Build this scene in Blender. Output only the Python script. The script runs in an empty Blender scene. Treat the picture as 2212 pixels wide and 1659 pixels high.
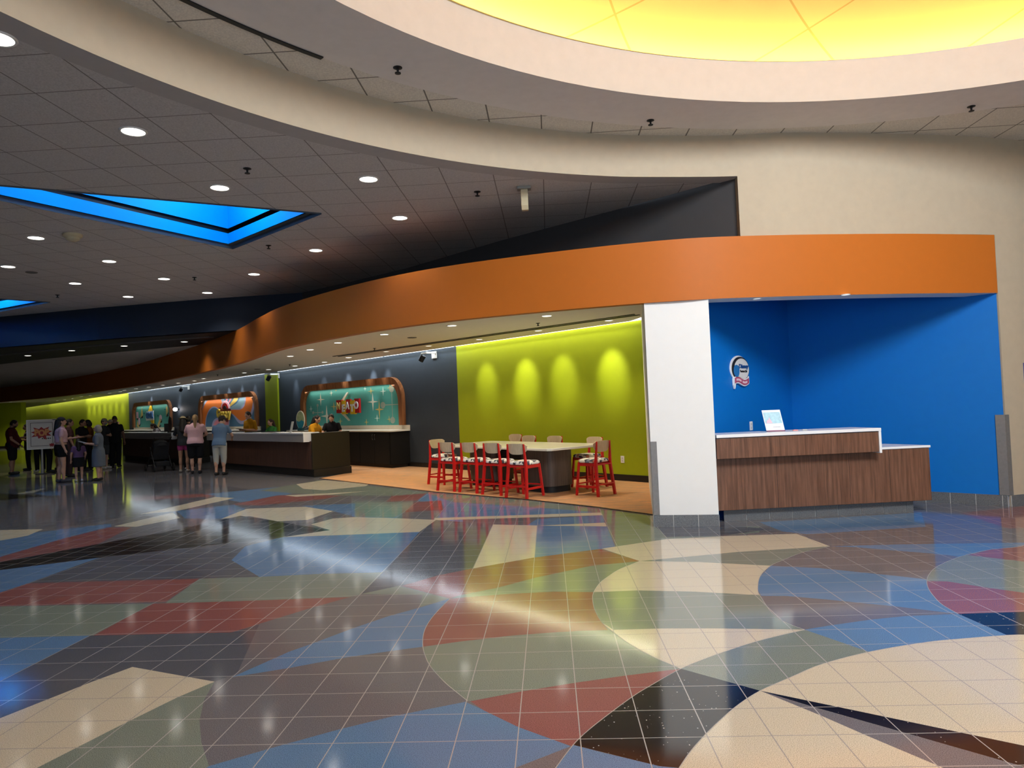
import bpy, bmesh, math, random
from math import pi, sin, cos, radians, sqrt, atan2, hypot
from mathutils import Vector, Matrix, Euler
from mathutils.geometry import delaunay_2d_cdt, tessellate_polygon
random.seed(7)
SC = bpy.context.scene
COL = SC.collection
# ------------------------------------------------------------------ camera
W, H = 2212, 1659
F, YAW, PIT, ROL = 1536.76, -0.0506378, 0.0274469, -0.0412233
HC = 1.6384
cy, sy = cos(YAW), sin(YAW)
FWD = Vector((sy*cos(PIT), cy*cos(PIT), sin(PIT)))
R0 = Vector((cy, -sy, 0)); U0 = R0.cross(FWD)
RT = cos(ROL)*R0 + sin(ROL)*U0
UP = -sin(ROL)*R0 + cos(ROL)*U0
CAM = Vector((0, 0, HC))
cam = bpy.data.cameras.new('camera'); co = bpy.data.objects.new('camera', cam); COL.objects.link(co)
cam.sensor_fit = 'HORIZONTAL'; cam.sensor_width = 36.0; cam.lens = F/W*36.0
cam.clip_start = 0.05; cam.clip_end = 300
m = Matrix((RT, UP, -FWD)).transposed().to_4x4(); m.translation = CAM
co.matrix_world = m
SC.camera = co

def ray(x, y):
    return FWD + (x-W/2)/F*RT - (y-H/2)/F*UP
def at(x, y, z=0.0):               # the point of the plane at height z that stands at that spot of the photo
    d = ray(x, y); return CAM + d*((z-HC)/d.z)
def at2(x, y, z=0.0):
    p = at(x, y, z); return (p.x, p.y)
def on_line(x, y, a, b):           # the point of a vertical plane through floor points a, b
    d = ray(x, y); n = Vector((-(b[1]-a[1]), b[0]-a[0], 0))
    t = (Vector((a[0], a[1], 0))-CAM).dot(n)/d.dot(n)
    return CAM + d*t

# ------------------------------------------------------------------ materials
def nm(mt):
    nt = mt.node_tree; return nt, nt.nodes, nt.links
def base_mat(name):
    mt = bpy.data.materials.new(name); mt.use_nodes = True
    nt, N, L = nm(mt); return mt, N, L, N['Principled BSDF']
MC = {}
def mat(name, col, rough=0.6, spec=0.3, metal=0.0, var=0.06, scale=9.0, bump=0.0, bscale=60.0, coat=0.0):
    if name in MC: return MC[name]
    mt, N, L, b = base_mat(name)
    tc = N.new('ShaderNodeTexCoord'); no = N.new('ShaderNodeTexNoise'); no.inputs['Scale'].default_value = scale
    no.inputs['Detail'].default_value = 3
    L.new(tc.outputs['Object'], no.inputs['Vector'])
    mx = N.new('ShaderNodeMix'); mx.data_type = 'RGBA'
    mx.inputs[6].default_value = [max(0, c*(1-var)) for c in col]+[1]
    mx.inputs[7].default_value = [min(1, c*(1+var)) for c in col]+[1]
    L.new(no.outputs[0], mx.inputs[0]); L.new(mx.outputs[2], b.inputs['Base Color'])
    b.inputs['Roughness'].default_value = rough; b.inputs['Specular IOR Level'].default_value = spec
    b.inputs['Metallic'].default_value = metal
    if coat: b.inputs['Coat Weight'].default_value = coat; b.inputs['Coat Roughness'].default_value = 0.1
    if bump:
        n2 = N.new('ShaderNodeTexNoise'); n2.inputs['Scale'].default_value = bscale
        L.new(tc.outputs['Object'], n2.inputs['Vector'])
        bp = N.new('ShaderNodeBump'); bp.inputs['Strength'].default_value = bump; bp.inputs['Distance'].default_value = 0.01
        L.new(n2.outputs[0], bp.inputs['Height']); L.new(bp.outputs[0], b.inputs['Normal'])
    MC[name] = mt; return mt
def emit(name, col, s):
    if name in MC: return MC[name]
    mt, N, L, b = base_mat(name)
    b.inputs['Base Color'].default_value = list(col)+[1]
    b.inputs['Emission Color'].default_value = list(col)+[1]; b.inputs['Emission Strength'].default_value = s
    MC[name] = mt; return mt
def wood(name, c1, c2, rough=0.35, sc=(14, 14, 0.7), plank=0.0):
    if name in MC: return MC[name]
    mt, N, L, b = base_mat(name)
    tc = N.new('ShaderNodeTexCoord'); mp = N.new('ShaderNodeMapping'); mp.inputs['Scale'].default_value = sc
    L.new(tc.outputs['Object'], mp.inputs[0])
    no = N.new('ShaderNodeTexNoise'); no.inputs['Scale'].default_value = 2.2; no.inputs['Detail'].default_value = 7; no.inputs['Roughness'].default_value = 0.65
    L.new(mp.outputs[0], no.inputs['Vector'])
    cr = N.new('ShaderNodeValToRGB'); cr.color_ramp.elements[0].position = 0.32; cr.color_ramp.elements[1].position = 0.68
    cr.color_ramp.elements[0].color = list(c1)+[1]; cr.color_ramp.elements[1].color = list(c2)+[1]
    L.new(no.outputs[0], cr.inputs[0]); L.new(cr.outputs[0], b.inputs['Base Color'])
    b.inputs['Roughness'].default_value = rough; b.inputs['Specular IOR Level'].default_value = 0.35
    MC[name] = mt; return mt
def math_node(N, L, op, a, bb=None, c=None):
    n = N.new('ShaderNodeMath'); n.operation = op
    for i, v in enumerate((a, bb, c)):
        if v is None: continue
        if isinstance(v, (int, float)): n.inputs[i].default_value = v
        else: L.new(v, n.inputs[i])
    return n.outputs[0]
def grid_fac(N, L, vec, s, ox, oy, w):      # 1 on the joints of a square grid
    sp = N.new('ShaderNodeSeparateXYZ'); L.new(vec, sp.inputs[0])
    out = []
    for k, o in ((0, ox), (1, oy)):
        a = math_node(N, L, 'SUBTRACT', sp.outputs[k], o)
        a = math_node(N, L, 'DIVIDE', a, s)
        a = math_node(N, L, 'FRACT', a)
        a = math_node(N, L, 'SUBTRACT', a, 0.5)
        a = math_node(N, L, 'ABSOLUTE', a)
        out.append(math_node(N, L, 'GREATER_THAN', a, 0.5-w/2/s))
    return math_node(N, L, 'MAXIMUM', out[0], out[1])
def terrazzo(name, col, var=0.34, sparkle=False, grout=(0.40, 0.385, 0.375)):
    mt, N, L, b = base_mat(name)
    tc = N.new('ShaderNodeTexCoord'); v = tc.outputs['Object']
    no = N.new('ShaderNodeTexNoise'); no.inputs['Scale'].default_value = 260; no.inputs['Detail'].default_value = 3
    L.new(v, no.inputs['Vector'])
    cr = N.new('ShaderNodeValToRGB'); e = cr.color_ramp.elements
    e[0].position = 0.38; e[1].position = 0.54
    if sparkle:
        vo = N.new('ShaderNodeTexVoronoi'); vo.inputs['Scale'].default_value = 42
        L.new(v, vo.inputs['Vector'])
        vo2 = N.new('ShaderNodeTexVoronoi'); vo2.inputs['Scale'].default_value = 42
        sepc = N.new('ShaderNodeSeparateColor'); L.new(vo.outputs['Color'], sepc.inputs[0])
        thr = math_node(N, L, 'MULTIPLY', sepc.outputs[0], 0.24)
        thr = math_node(N, L, 'SUBTRACT', thr, 0.08)
        f = math_node(N, L, 'LESS_THAN', vo.outputs['Distance'], thr)
        mx0 = N.new('ShaderNodeMix'); mx0.data_type = 'RGBA'
        mx0.inputs[6].default_value = list(col)+[1]; mx0.inputs[7].default_value = (0.55, 0.55, 0.52, 1)
        L.new(f, mx0.inputs[0]); src = mx0.outputs[2]
    else:
        e[0].color = [c*(1-var*1.5) for c in col]+[1]; e[1].color = [min(1, c*(1+var*0.6)) for c in col]+[1]
        L.new(no.outputs[0], cr.inputs[0]); src = cr.outputs[0]
    g = grid_fac(N, L, v, 0.3048, -0.7273*0.3048, 12.4977*0.3048, 0.0055)
    mx = N.new('ShaderNodeMix'); mx.data_type = 'RGBA'
    L.new(g, mx.inputs[0]); L.new(src, mx.inputs[6]); mx.inputs[7].default_value = list(grout)+[1]
    L.new(mx.outputs[2], b.inputs['Base Color'])
    n3 = N.new('ShaderNodeTexNoise'); n3.inputs['Scale'].default_value = 3.0; L.new(v, n3.inputs['Vector'])
    rr = N.new('ShaderNodeMapRange'); rr.inputs[3].default_value = 0.07; rr.inputs[4].default_value = 0.12
    L.new(n3.outputs[0], rr.inputs[0]); L.new(rr.outputs[0], b.inputs['Roughness'])
    b.inputs['Specular IOR Level'].default_value = 0.75
    return mt
def ceiling_tile(name, col, line, ox=-3.605, oy=5.115, s=0.6096, w=0.016):
    mt, N, L, b = base_mat(name)
    tc = N.new('ShaderNodeTexCoord'); v = tc.outputs['Object']
    g = grid_fac(N, L, v, s, ox, oy, w)
    no = N.new('ShaderNodeTexNoise'); no.inputs['Scale'].default_value = 70; no.inputs['Detail'].default_value = 4; L.new(v, no.inputs['Vector'])
    cr = N.new('ShaderNodeValToRGB'); e = cr.color_ramp.elements
    e[0].color = [c*0.85 for c in col]+[1]; e[1].color = [c*1.1 for c in col]+[1]; e[0].position = .3; e[1].position = .7
    L.new(no.outputs[0], cr.inputs[0])
    mx = N.new('ShaderNodeMix'); mx.data_type = 'RGBA'; L.new(g, mx.inputs[0]); L.new(cr.outputs[0], mx.inputs[6]); mx.inputs[7].default_value = list(line)+[1]
    L.new(mx.outputs[2], b.inputs['Base Color']); b.inputs['Roughness'].default_value = 0.9; b.inputs['Specular IOR Level'].default_value = 0.1
    bp = N.new('ShaderNodeBump'); bp.inputs['Strength'].default_value = 0.5; bp.inputs['Distance'].default_value = 0.006; bp.invert = True
    L.new(g, bp.inputs['Height']); L.new(bp.outputs[0], b.inputs['Normal'])
    return mt

# ------------------------------------------------------------------ mesh builder
class MB:
    def __init__(s): s.v = []; s.f = []; s.m = []
    def add(s, vs, fs, mi=0):
        o = len(s.v); s.v += [tuple(v) for v in vs]
        for f in fs: s.f.append([i+o for i in f]); s.m.append(mi)
    def box(s, c, d, M=None, mi=0, taper=1.0):
        x, y, z = d[0]/2, d[1]/2, d[2]/2
        vs = [Vector((sx*x*(taper if sz > 0 else 1), sy*y*(taper if sz > 0 else 1), sz*z)) for sz in (-1, 1) for sx, sy in ((-1, -1), (1, -1), (1, 1), (-1, 1))]
        if M is not None: vs = [M @ v for v in vs]
        c = Vector(c); vs = [v+c for v in vs]
        s.add(vs, [(3, 2, 1, 0), (4, 5, 6, 7), (0, 1, 5, 4), (1, 2, 6, 5), (2, 3, 7, 6), (3, 0, 4, 7)], mi); return s
    def bbox(s, lo, hi, mi=0):
        return s.box([(a+b)/2 for a, b in zip(lo, hi)], [abs(b-a) for a, b in zip(lo, hi)], None, mi)
    def prism(s, poly, z0, z1, mi=0):
        a = sum(poly[i][0]*poly[(i+1) % len(poly)][1]-poly[(i+1) % len(poly)][0]*poly[i][1] for i in range(len(poly)))
        if a < 0: poly = poly[::-1]
        n = len(poly); vs = [(p[0], p[1], z0) for p in poly]+[(p[0], p[1], z1) for p in poly]
        fs = [tuple(range(n-1, -1, -1)), tuple(range(n, 2*n))]+[(i, (i+1) % n, n+(i+1) % n, n+i) for i in range(n)]
        s.add(vs, fs, mi); return s
    def ring(s, p, ax, r, n, r2=None, ref=None):
        ax = Vector(ax).normalized(); ref = Vector(ref) if ref else (Vector((0, 0, 1)) if abs(ax.z) < .95 else Vector((0, 1, 0)))
        u = ax.cross(ref).normalized(); w = u.cross(ax).normalized(); r2 = r if r2 is None else r2
        return [Vector(p)+u*(r*cos(2*pi*i/n))+w*(r2*sin(2*pi*i/n)) for i in range(n)]
    def loft(s, rings, cap=True, mi=0):
        n = len(rings[0]); vs = [v for r in rings for v in r]; fs = []
        for k in range(len(rings)-1):
            for i in range(n):
                j = (i+1) % n; fs.append((k*n+i, k*n+j, (k+1)*n+j, (k+1)*n+i))
        if cap: fs.append(tuple(range(n-1, -1, -1))); fs.append(tuple(range((len(rings)-1)*n, len(rings)*n)))
        s.add(vs, fs, mi); return s
    def tube(s, pts, rad, n=10, mi=0, cap=True):
        pts = [Vector(p) for p in pts]; rad = rad if hasattr(rad, '__len__') else [rad]*len(pts)
        rings = []; ref = None
        for i, p in enumerate(pts):
            d = (pts[min(i+1, len(pts)-1)]-pts[max(i-1, 0)])
            if ref is None:
                dn = d.normalized(); ref = Vector((0, 0, 1)) if abs(dn.z) < .9 else Vector((0, 1, 0))
            rings.append(s.ring(p, d, rad[i], n, None, ref))
        return s.loft(rings, cap, mi)
    def capsule(s, a, b, ra, rb, n=12, sx=1.0):
        a, b = Vector(a), Vector(b); d = (b-a); l = d.length or 1e-6; d = d/l
        pts = []; rr = []
        for k in range(4):
            t = k/4*pi/2; pts.append(a-d*ra*cos(t)); rr.append(max(ra*sin(t), ra*.08))
        pts += [a, b]; rr += [ra, rb]
        for k in range(1, 5):
            t = k/4*pi/2; pts.append(b+d*rb*sin(t)); rr.append(max(rb*cos(t), rb*.08))
        ref = Vector((0, 0, 1)) if abs(d.z) < .9 else Vector((0, 1, 0))
        return s.loft([s.ring(p, d, r*sx, n, r, ref) for p, r in zip(pts, rr)])
    def ell(s, c, r, M=None, n=16, k=10, zmin=-1.0):
        rings = []
        for i in range(k+1):
            t = -pi/2+pi*i/k; z = sin(t)
            if z < zmin: z = zmin; t = math.asin(z)
            q = max(cos(t), .02)
            vs = [Vector((r[0]*q*cos(2*pi*j/n), r[1]*q*sin(2*pi*j/n), r[2]*z)) for j in range(n)]
            if M is not None: vs = [M @ v for v in vs]
            rings.append([v+Vector(c) for v in vs])
        return s.loft(rings)
    def lathe(s, prof, c=(0, 0, 0), n=24, mi=0, cap=True):
        c = Vector(c)
        return s.loft([[c+Vector((r*cos(2*pi*i/n), r*sin(2*pi*i/n), z)) for i in range(n)] for r, z in prof], cap, mi)
    def wall(s, pts, z0, z1, th, mi=0, mi_list=None):
        # strip of wall along a polyline; th>0 thickens to the left of the walking direction
        n = len(pts); P = [Vector((p[0], p[1])) for p in pts]; off = []
        for i in range(n):
            d = (P[min(i+1, n-1)]-P[max(i-1, 0)]).normalized(); nn = Vector((-d.y, d.x)); off.append(P[i]+nn*th)
        zz0 = z0 if hasattr(z0, '__len__') else [z0]*n; zz1 = z1 if hasattr(z1, '__len__') else [z1]*n
        vs = []
        for i in range(n):
            vs += [(P[i].x, P[i].y, zz0[i]), (P[i].x, P[i].y, zz1[i]), (off[i].x, off[i].y, zz1[i]), (off[i].x, off[i].y, zz0[i])]
        o = len(s.v); s.v += vs
        for i in range(n-1):
            a, b = o+4*i, o+4*i+4; k = mi_list[i] if mi_list else mi
            for f in ((a, b, b+1, a+1), (a+1, b+1, b+2, a+2), (a+2, b+2, b+3, a+3), (a+3, b+3, b, a)):
                s.f.append(list(f)); s.m.append(k)
        e = o+4*(n-1)
        s.f.append([o, o+1, o+2, o+3]); s.m.append(mi_list[0] if mi_list else mi)
        s.f.append([e+3, e+2, e+1, e]); s.m.append(mi_list[-1] if mi_list else mi)
        return s
    def mesh(s, name, mats, smooth=False, bevel=0.0, seg=2):
        me = bpy.data.meshes.new(name); me.from_pydata(s.v, [], s.f)
        for mt in (mats if isinstance(mats, (list, tuple)) else [mats]): me.materials.append(mt)
        me.polygons.foreach_set('material_index', s.m)
        bm = bmesh.new(); bm.from_mesh(me); bmesh.ops.recalc_face_normals(bm, faces=bm.faces)
        if bevel:
            es = [e for e in bm.edges if len(e.link_faces) == 2 and e.calc_face_angle(0) > 0.5]
            bmesh.ops.bevel(bm, geom=es, offset=bevel, segments=seg, affect='EDGES', clamp_overlap=True, profile=0.5)
        bm.to_mesh(me); bm.free()
        if smooth:
            me.polygons.foreach_set('use_smooth', [True]*len(me.polygons))
            try: me.set_sharp_from_angle(angle=radians(40))
            except Exception: pass
        me.update(); return me
    def obj(s, name, mats, parent=None, smooth=False, bevel=0.0, seg=2, M=None):
        o = bpy.data.objects.new(name, s.mesh(name, mats, smooth, bevel, seg)); COL.objects.link(o)
        if parent: o.parent = parent
        if M is not None: o.matrix_local = M
        return o
def tag(o, label=None, cat=None, group=None, kind=None):
    if label: o['label'] = label
    if cat: o['category'] = cat
    if group: o['group'] = group
    if kind: o['kind'] = kind
    return o
def thing(name, label, cat, loc=(0, 0, 0), rz=0.0, group=None, M=None):
    o = bpy.data.objects.new(name, None); COL.objects.link(o); o.empty_display_size = 0.1
    if M is not None: o.matrix_world = M
    else: o.location = loc; o.rotation_euler = (0, 0, rz)
    return tag(o, label, cat, group)
def struct(o): o['kind'] = 'structure'; return o
def dup(o, parent=None):
    c = o.copy(); COL.objects.link(c)
    if parent: c.parent = parent
    for ch in list(o.children): dup(ch, c)
    return c
ORD = ['nearest', 'second', 'third', 'fourth', 'fifth', 'sixth', 'seventh', 'eighth', 'ninth', 'tenth', 'eleventh', 'twelfth', 'thirteenth', 'fourteenth', 'fifteenth', 'sixteenth']
def planar(polys, z, flip=False):
    """flat mesh from polygons [(pts, material index or -1 for hole)], later ones on top"""
    vs = []; fs = []
    for pts, mi in polys:
        ar = sum(pts[i][0]*pts[(i+1) % len(pts)][1]-pts[(i+1) % len(pts)][0]*pts[i][1] for i in range(len(pts)))
        if ar < 0: pts = pts[::-1]
        o = len(vs); vs += [Vector((p[0], p[1])) for p in pts]; fs.append(list(range(o, o+len(pts))))
    r = delaunay_2d_cdt(vs, [], fs, 1, 1e-5)
    mb = MB(); mb.v = [(v.x, v.y, z) for v in r[0]]
    for f, og in zip(r[2], r[5]):
        if not og: continue
        mi = polys[max(og)][1]
        if mi < 0: continue
        f = list(f); mb.f.append(f[::-1] if flip else f); mb.m.append(mi)
    return mb
def flat_obj(name, mb, mats):
    me = bpy.data.meshes.new(name); me.from_pydata(mb.v, [], mb.f)
    for x in mats: me.materials.append(x)
    me.polygons.foreach_set('material_index', mb.m); me.update()
    o = bpy.data.objects.new(name, me); COL.objects.link(o); return o
def arc(c, r, a0, a1, n):
    return [(c[0]+r*cos(radians(a0+(a1-a0)*i/n)), c[1]+r*sin(radians(a0+(a1-a0)*i/n))) for i in range(n+1)]
def spline(P, k=6):
    out = []
    for i in range(len(P)-1):
        p0 = Vector(P[max(i-1, 0)]); p1 = Vector(P[i]); p2 = Vector(P[i+1]); p3 = Vector(P[min(i+2, len(P)-1)])
        for j in range(k):
            t = j/k
            q = 0.5*((2*p1)+(p2-p0)*t+(2*p0-5*p1+4*p2-p3)*t*t+(3*p1-p0-3*p2+p3)*t**3)
            out.append(tuple(q))
    out.append(tuple(P[-1])); return out
def light(name, typ, loc, energy, col, target=None, size=0.1, size_y=None, angle=60, blend=0.5, shape=None, direction=None):
    l = bpy.data.lights.new(name, typ); l.energy = energy; l.color = col
    if typ == 'AREA':
        l.size = size; l.shape = shape or ('RECTANGLE' if size_y else 'DISK')
        if size_y: l.size_y = size_y
    elif typ == 'SPOT':
        l.spot_size = radians(angle); l.spot_blend = blend; l.shadow_soft_size = size
    else: l.shadow_soft_size = size
    o = bpy.data.objects.new(name, l); COL.objects.link(o); o.location = loc
    d = Vector(direction) if direction else ((Vector(target)-Vector(loc)) if target else Vector((0, 0, -1)))
    o.rotation_euler = d.to_track_quat('-Z', 'Y').to_euler()
    return o
FONT = {}
def text(name, s, size, depth, mt, parent, M, bold=0.0, sx=1.0, align='CENTER', shear=0.0):
    cu = bpy.data.curves.new(name, 'FONT'); cu.body = s; cu.size = size; cu.extrude = depth; cu.offset = bold
    cu.align_x = align; cu.align_y = 'CENTER'; cu.shear = shear; cu.resolution_u = 3
    t = bpy.data.objects.new(name+'_c', cu); COL.objects.link(t)
    dg = bpy.context.evaluated_depsgraph_get(); dg.update()
    me = bpy.data.meshes.new_from_object(t.evaluated_get(dg)); bpy.data.objects.remove(t)
    if sx != 1.0:
        for v in me.vertices: v.co.x *= sx
    me.materials.clear(); me.materials.append(mt); me.name = name
    o = bpy.data.objects.new(name, me); COL.objects.link(o)
    if parent: o.parent = parent
    o.matrix_local = M; return o
# ------------------------------------------------------------------ palette
M_CREAM = mat('cream paint', (0.44, 0.375, 0.278), 0.75, 0.2, bump=0.05, bscale=120)
M_WHITE = mat('white paint', (0.80, 0.81, 0.80), 0.75, 0.2, var=.02, bump=0.05, bscale=120)
M_RINGW = mat('ring paint', (0.80, 0.76, 0.72), 0.8, 0.15)
M_ORANGE = mat('orange paint', (0.46, 0.128, 0.014), 0.55, 0.25, var=0.03, bump=0.03, bscale=150)
M_CHAR = mat('charcoal paint', (0.056, 0.055, 0.058), 0.6, 0.3)
M_NAVY = mat('navy paint', (0.022, 0.032, 0.055), 0.6, 0.3)
M_SLATE = mat('slate paint', (0.047, 0.061, 0.078), 0.6, 0.25, var=0.08)
M_GREEN = mat('lime paint', (0.355, 0.43, 0.010), 0.6, 0.25, var=0.03)
M_BLUE = mat('blue paint', (0.0, 0.145, 0.52), 0.5, 0.3, var=0.04, bump=0.06, bscale=140)
M_SOFFIT = mat('soffit paint', (0.72, 0.69, 0.60), 0.85, 0.1)
M_BLACK = mat('black paint', (0.012, 0.012, 0.013), 0.5, 0.3)
M_BASE = mat('dark rubber base', (0.016, 0.014, 0.013), 0.45, 0.4)
M_STEEL = mat('brushed steel', (0.20, 0.20, 0.20), 0.5, 0.5, metal=0.4, var=0.15, scale=30)
M_METWHITE = mat('white metal', (0.75, 0.74, 0.70), 0.35, 0.4)
M_TILE = ceiling_tile('ceiling tile', (0.62, 0.60, 0.575), (0.26, 0.24, 0.22), w=0.012)
M_TILE2 = ceiling_tile('rotunda ceiling tile', (0.76, 0.72, 0.64), (0.22, 0.20, 0.17))
M_BORDER = mat('ceiling border', (0.50, 0.48, 0.46), 0.85, 0.1)
M_COFBLUE = mat('coffer blue paint', (0.0, 0.44, 0.90), 0.6, 0.2, var=0.02)
M_COFRIM = mat('coffer rim', (0.075, 0.085, 0.10), 0.6, 0.2)
M_DOME = mat('dome paint', (0.86, 0.56, 0.15), 0.8, 0.1, var=0.03)
M_LED = emit('warm light strip', (1.0, 0.84, 0.50), 60.0)
M_LAMP = emit('downlight lens', (1.0, 0.95, 0.86), 7.0)
M_LAMPDIM = emit('dim downlight lens', (1.0, 0.93, 0.80), 2.2)

TZ = terrazzo('cream terrazzo', (0.58, 0.52, 0.40), 0.26, grout=(0.34, 0.32, 0.31))
BZ = terrazzo('blue terrazzo', (0.115, 0.215, 0.38))
GZ = terrazzo('sage terrazzo', (0.20, 0.235, 0.20))
RZ = terrazzo('brick red terrazzo', (0.26, 0.098, 0.094))
MZ = terrazzo('mauve terrazzo', (0.155, 0.15, 0.168))
DZ = terrazzo('slate terrazzo', (0.10, 0.105, 0.13))
KZ = terrazzo('black terrazzo', (0.010, 0.010, 0.012), sparkle=True)
FM = [MZ, BZ, GZ, RZ, TZ, KZ, DZ]; Mi, Bi, Gi, Ri, Ti, Ki, Di = range(7)

# ------------------------------------------------------------------ floor pattern (spots of the photo laid back on the floor plane)
c_big = [(1467,1659),(1494,1620),(1535,1575),(1588.6,1527),(1642,1492),(1712,1461),(1774,1435),(1877,1408),(2001,1387),(2083,1379),(2174,1372),(2212,1371)]
c_out = [(1200,1659),(1238,1609),(1273.5,1575),(1325.5,1534.5),(1366,1505),(1398,1485),(1471,1444.5),(1547,1414),(1636,1385),(1738,1360)]
c2 = [(1382,1212),(1339,1229),(1314,1245),(1296,1259),(1282.6,1279),(1280.3,1295),(1285,1317.5),(1300.6,1344.7),(1325.5,1366),(1361.7,1392),(1406.9,1417),(1471,1444.5)]
c3 = [(1793,1180),(1733,1193.4),(1696,1208),(1665,1222),(1642,1245),(1637,1274),(1644,1290),(1667,1323),(1696,1344),(1738,1360)]
c4 = [(2212,1178),(2193,1182),(2140,1187),(2093.5,1197),(2059,1207.6),(2024,1224),(2008,1239),(2002,1255),(2005.6,1271),(2017,1287.5),(2035.6,1306),(2070,1326)]
c5 = [(972,1293),(952,1313),(934,1333),(920.4,1354),(914,1374),(913.6,1397),(918,1415),(927,1435),(943,1455),(965.6,1478),(1000,1506),(1010,1514)]
def seg(c, i, j, k=5):
    d = spline(c, k); a, b_ = i*k, j*k
    return d[a:b_+1] if b_ > a else d[b_:a+1][::-1]
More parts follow.
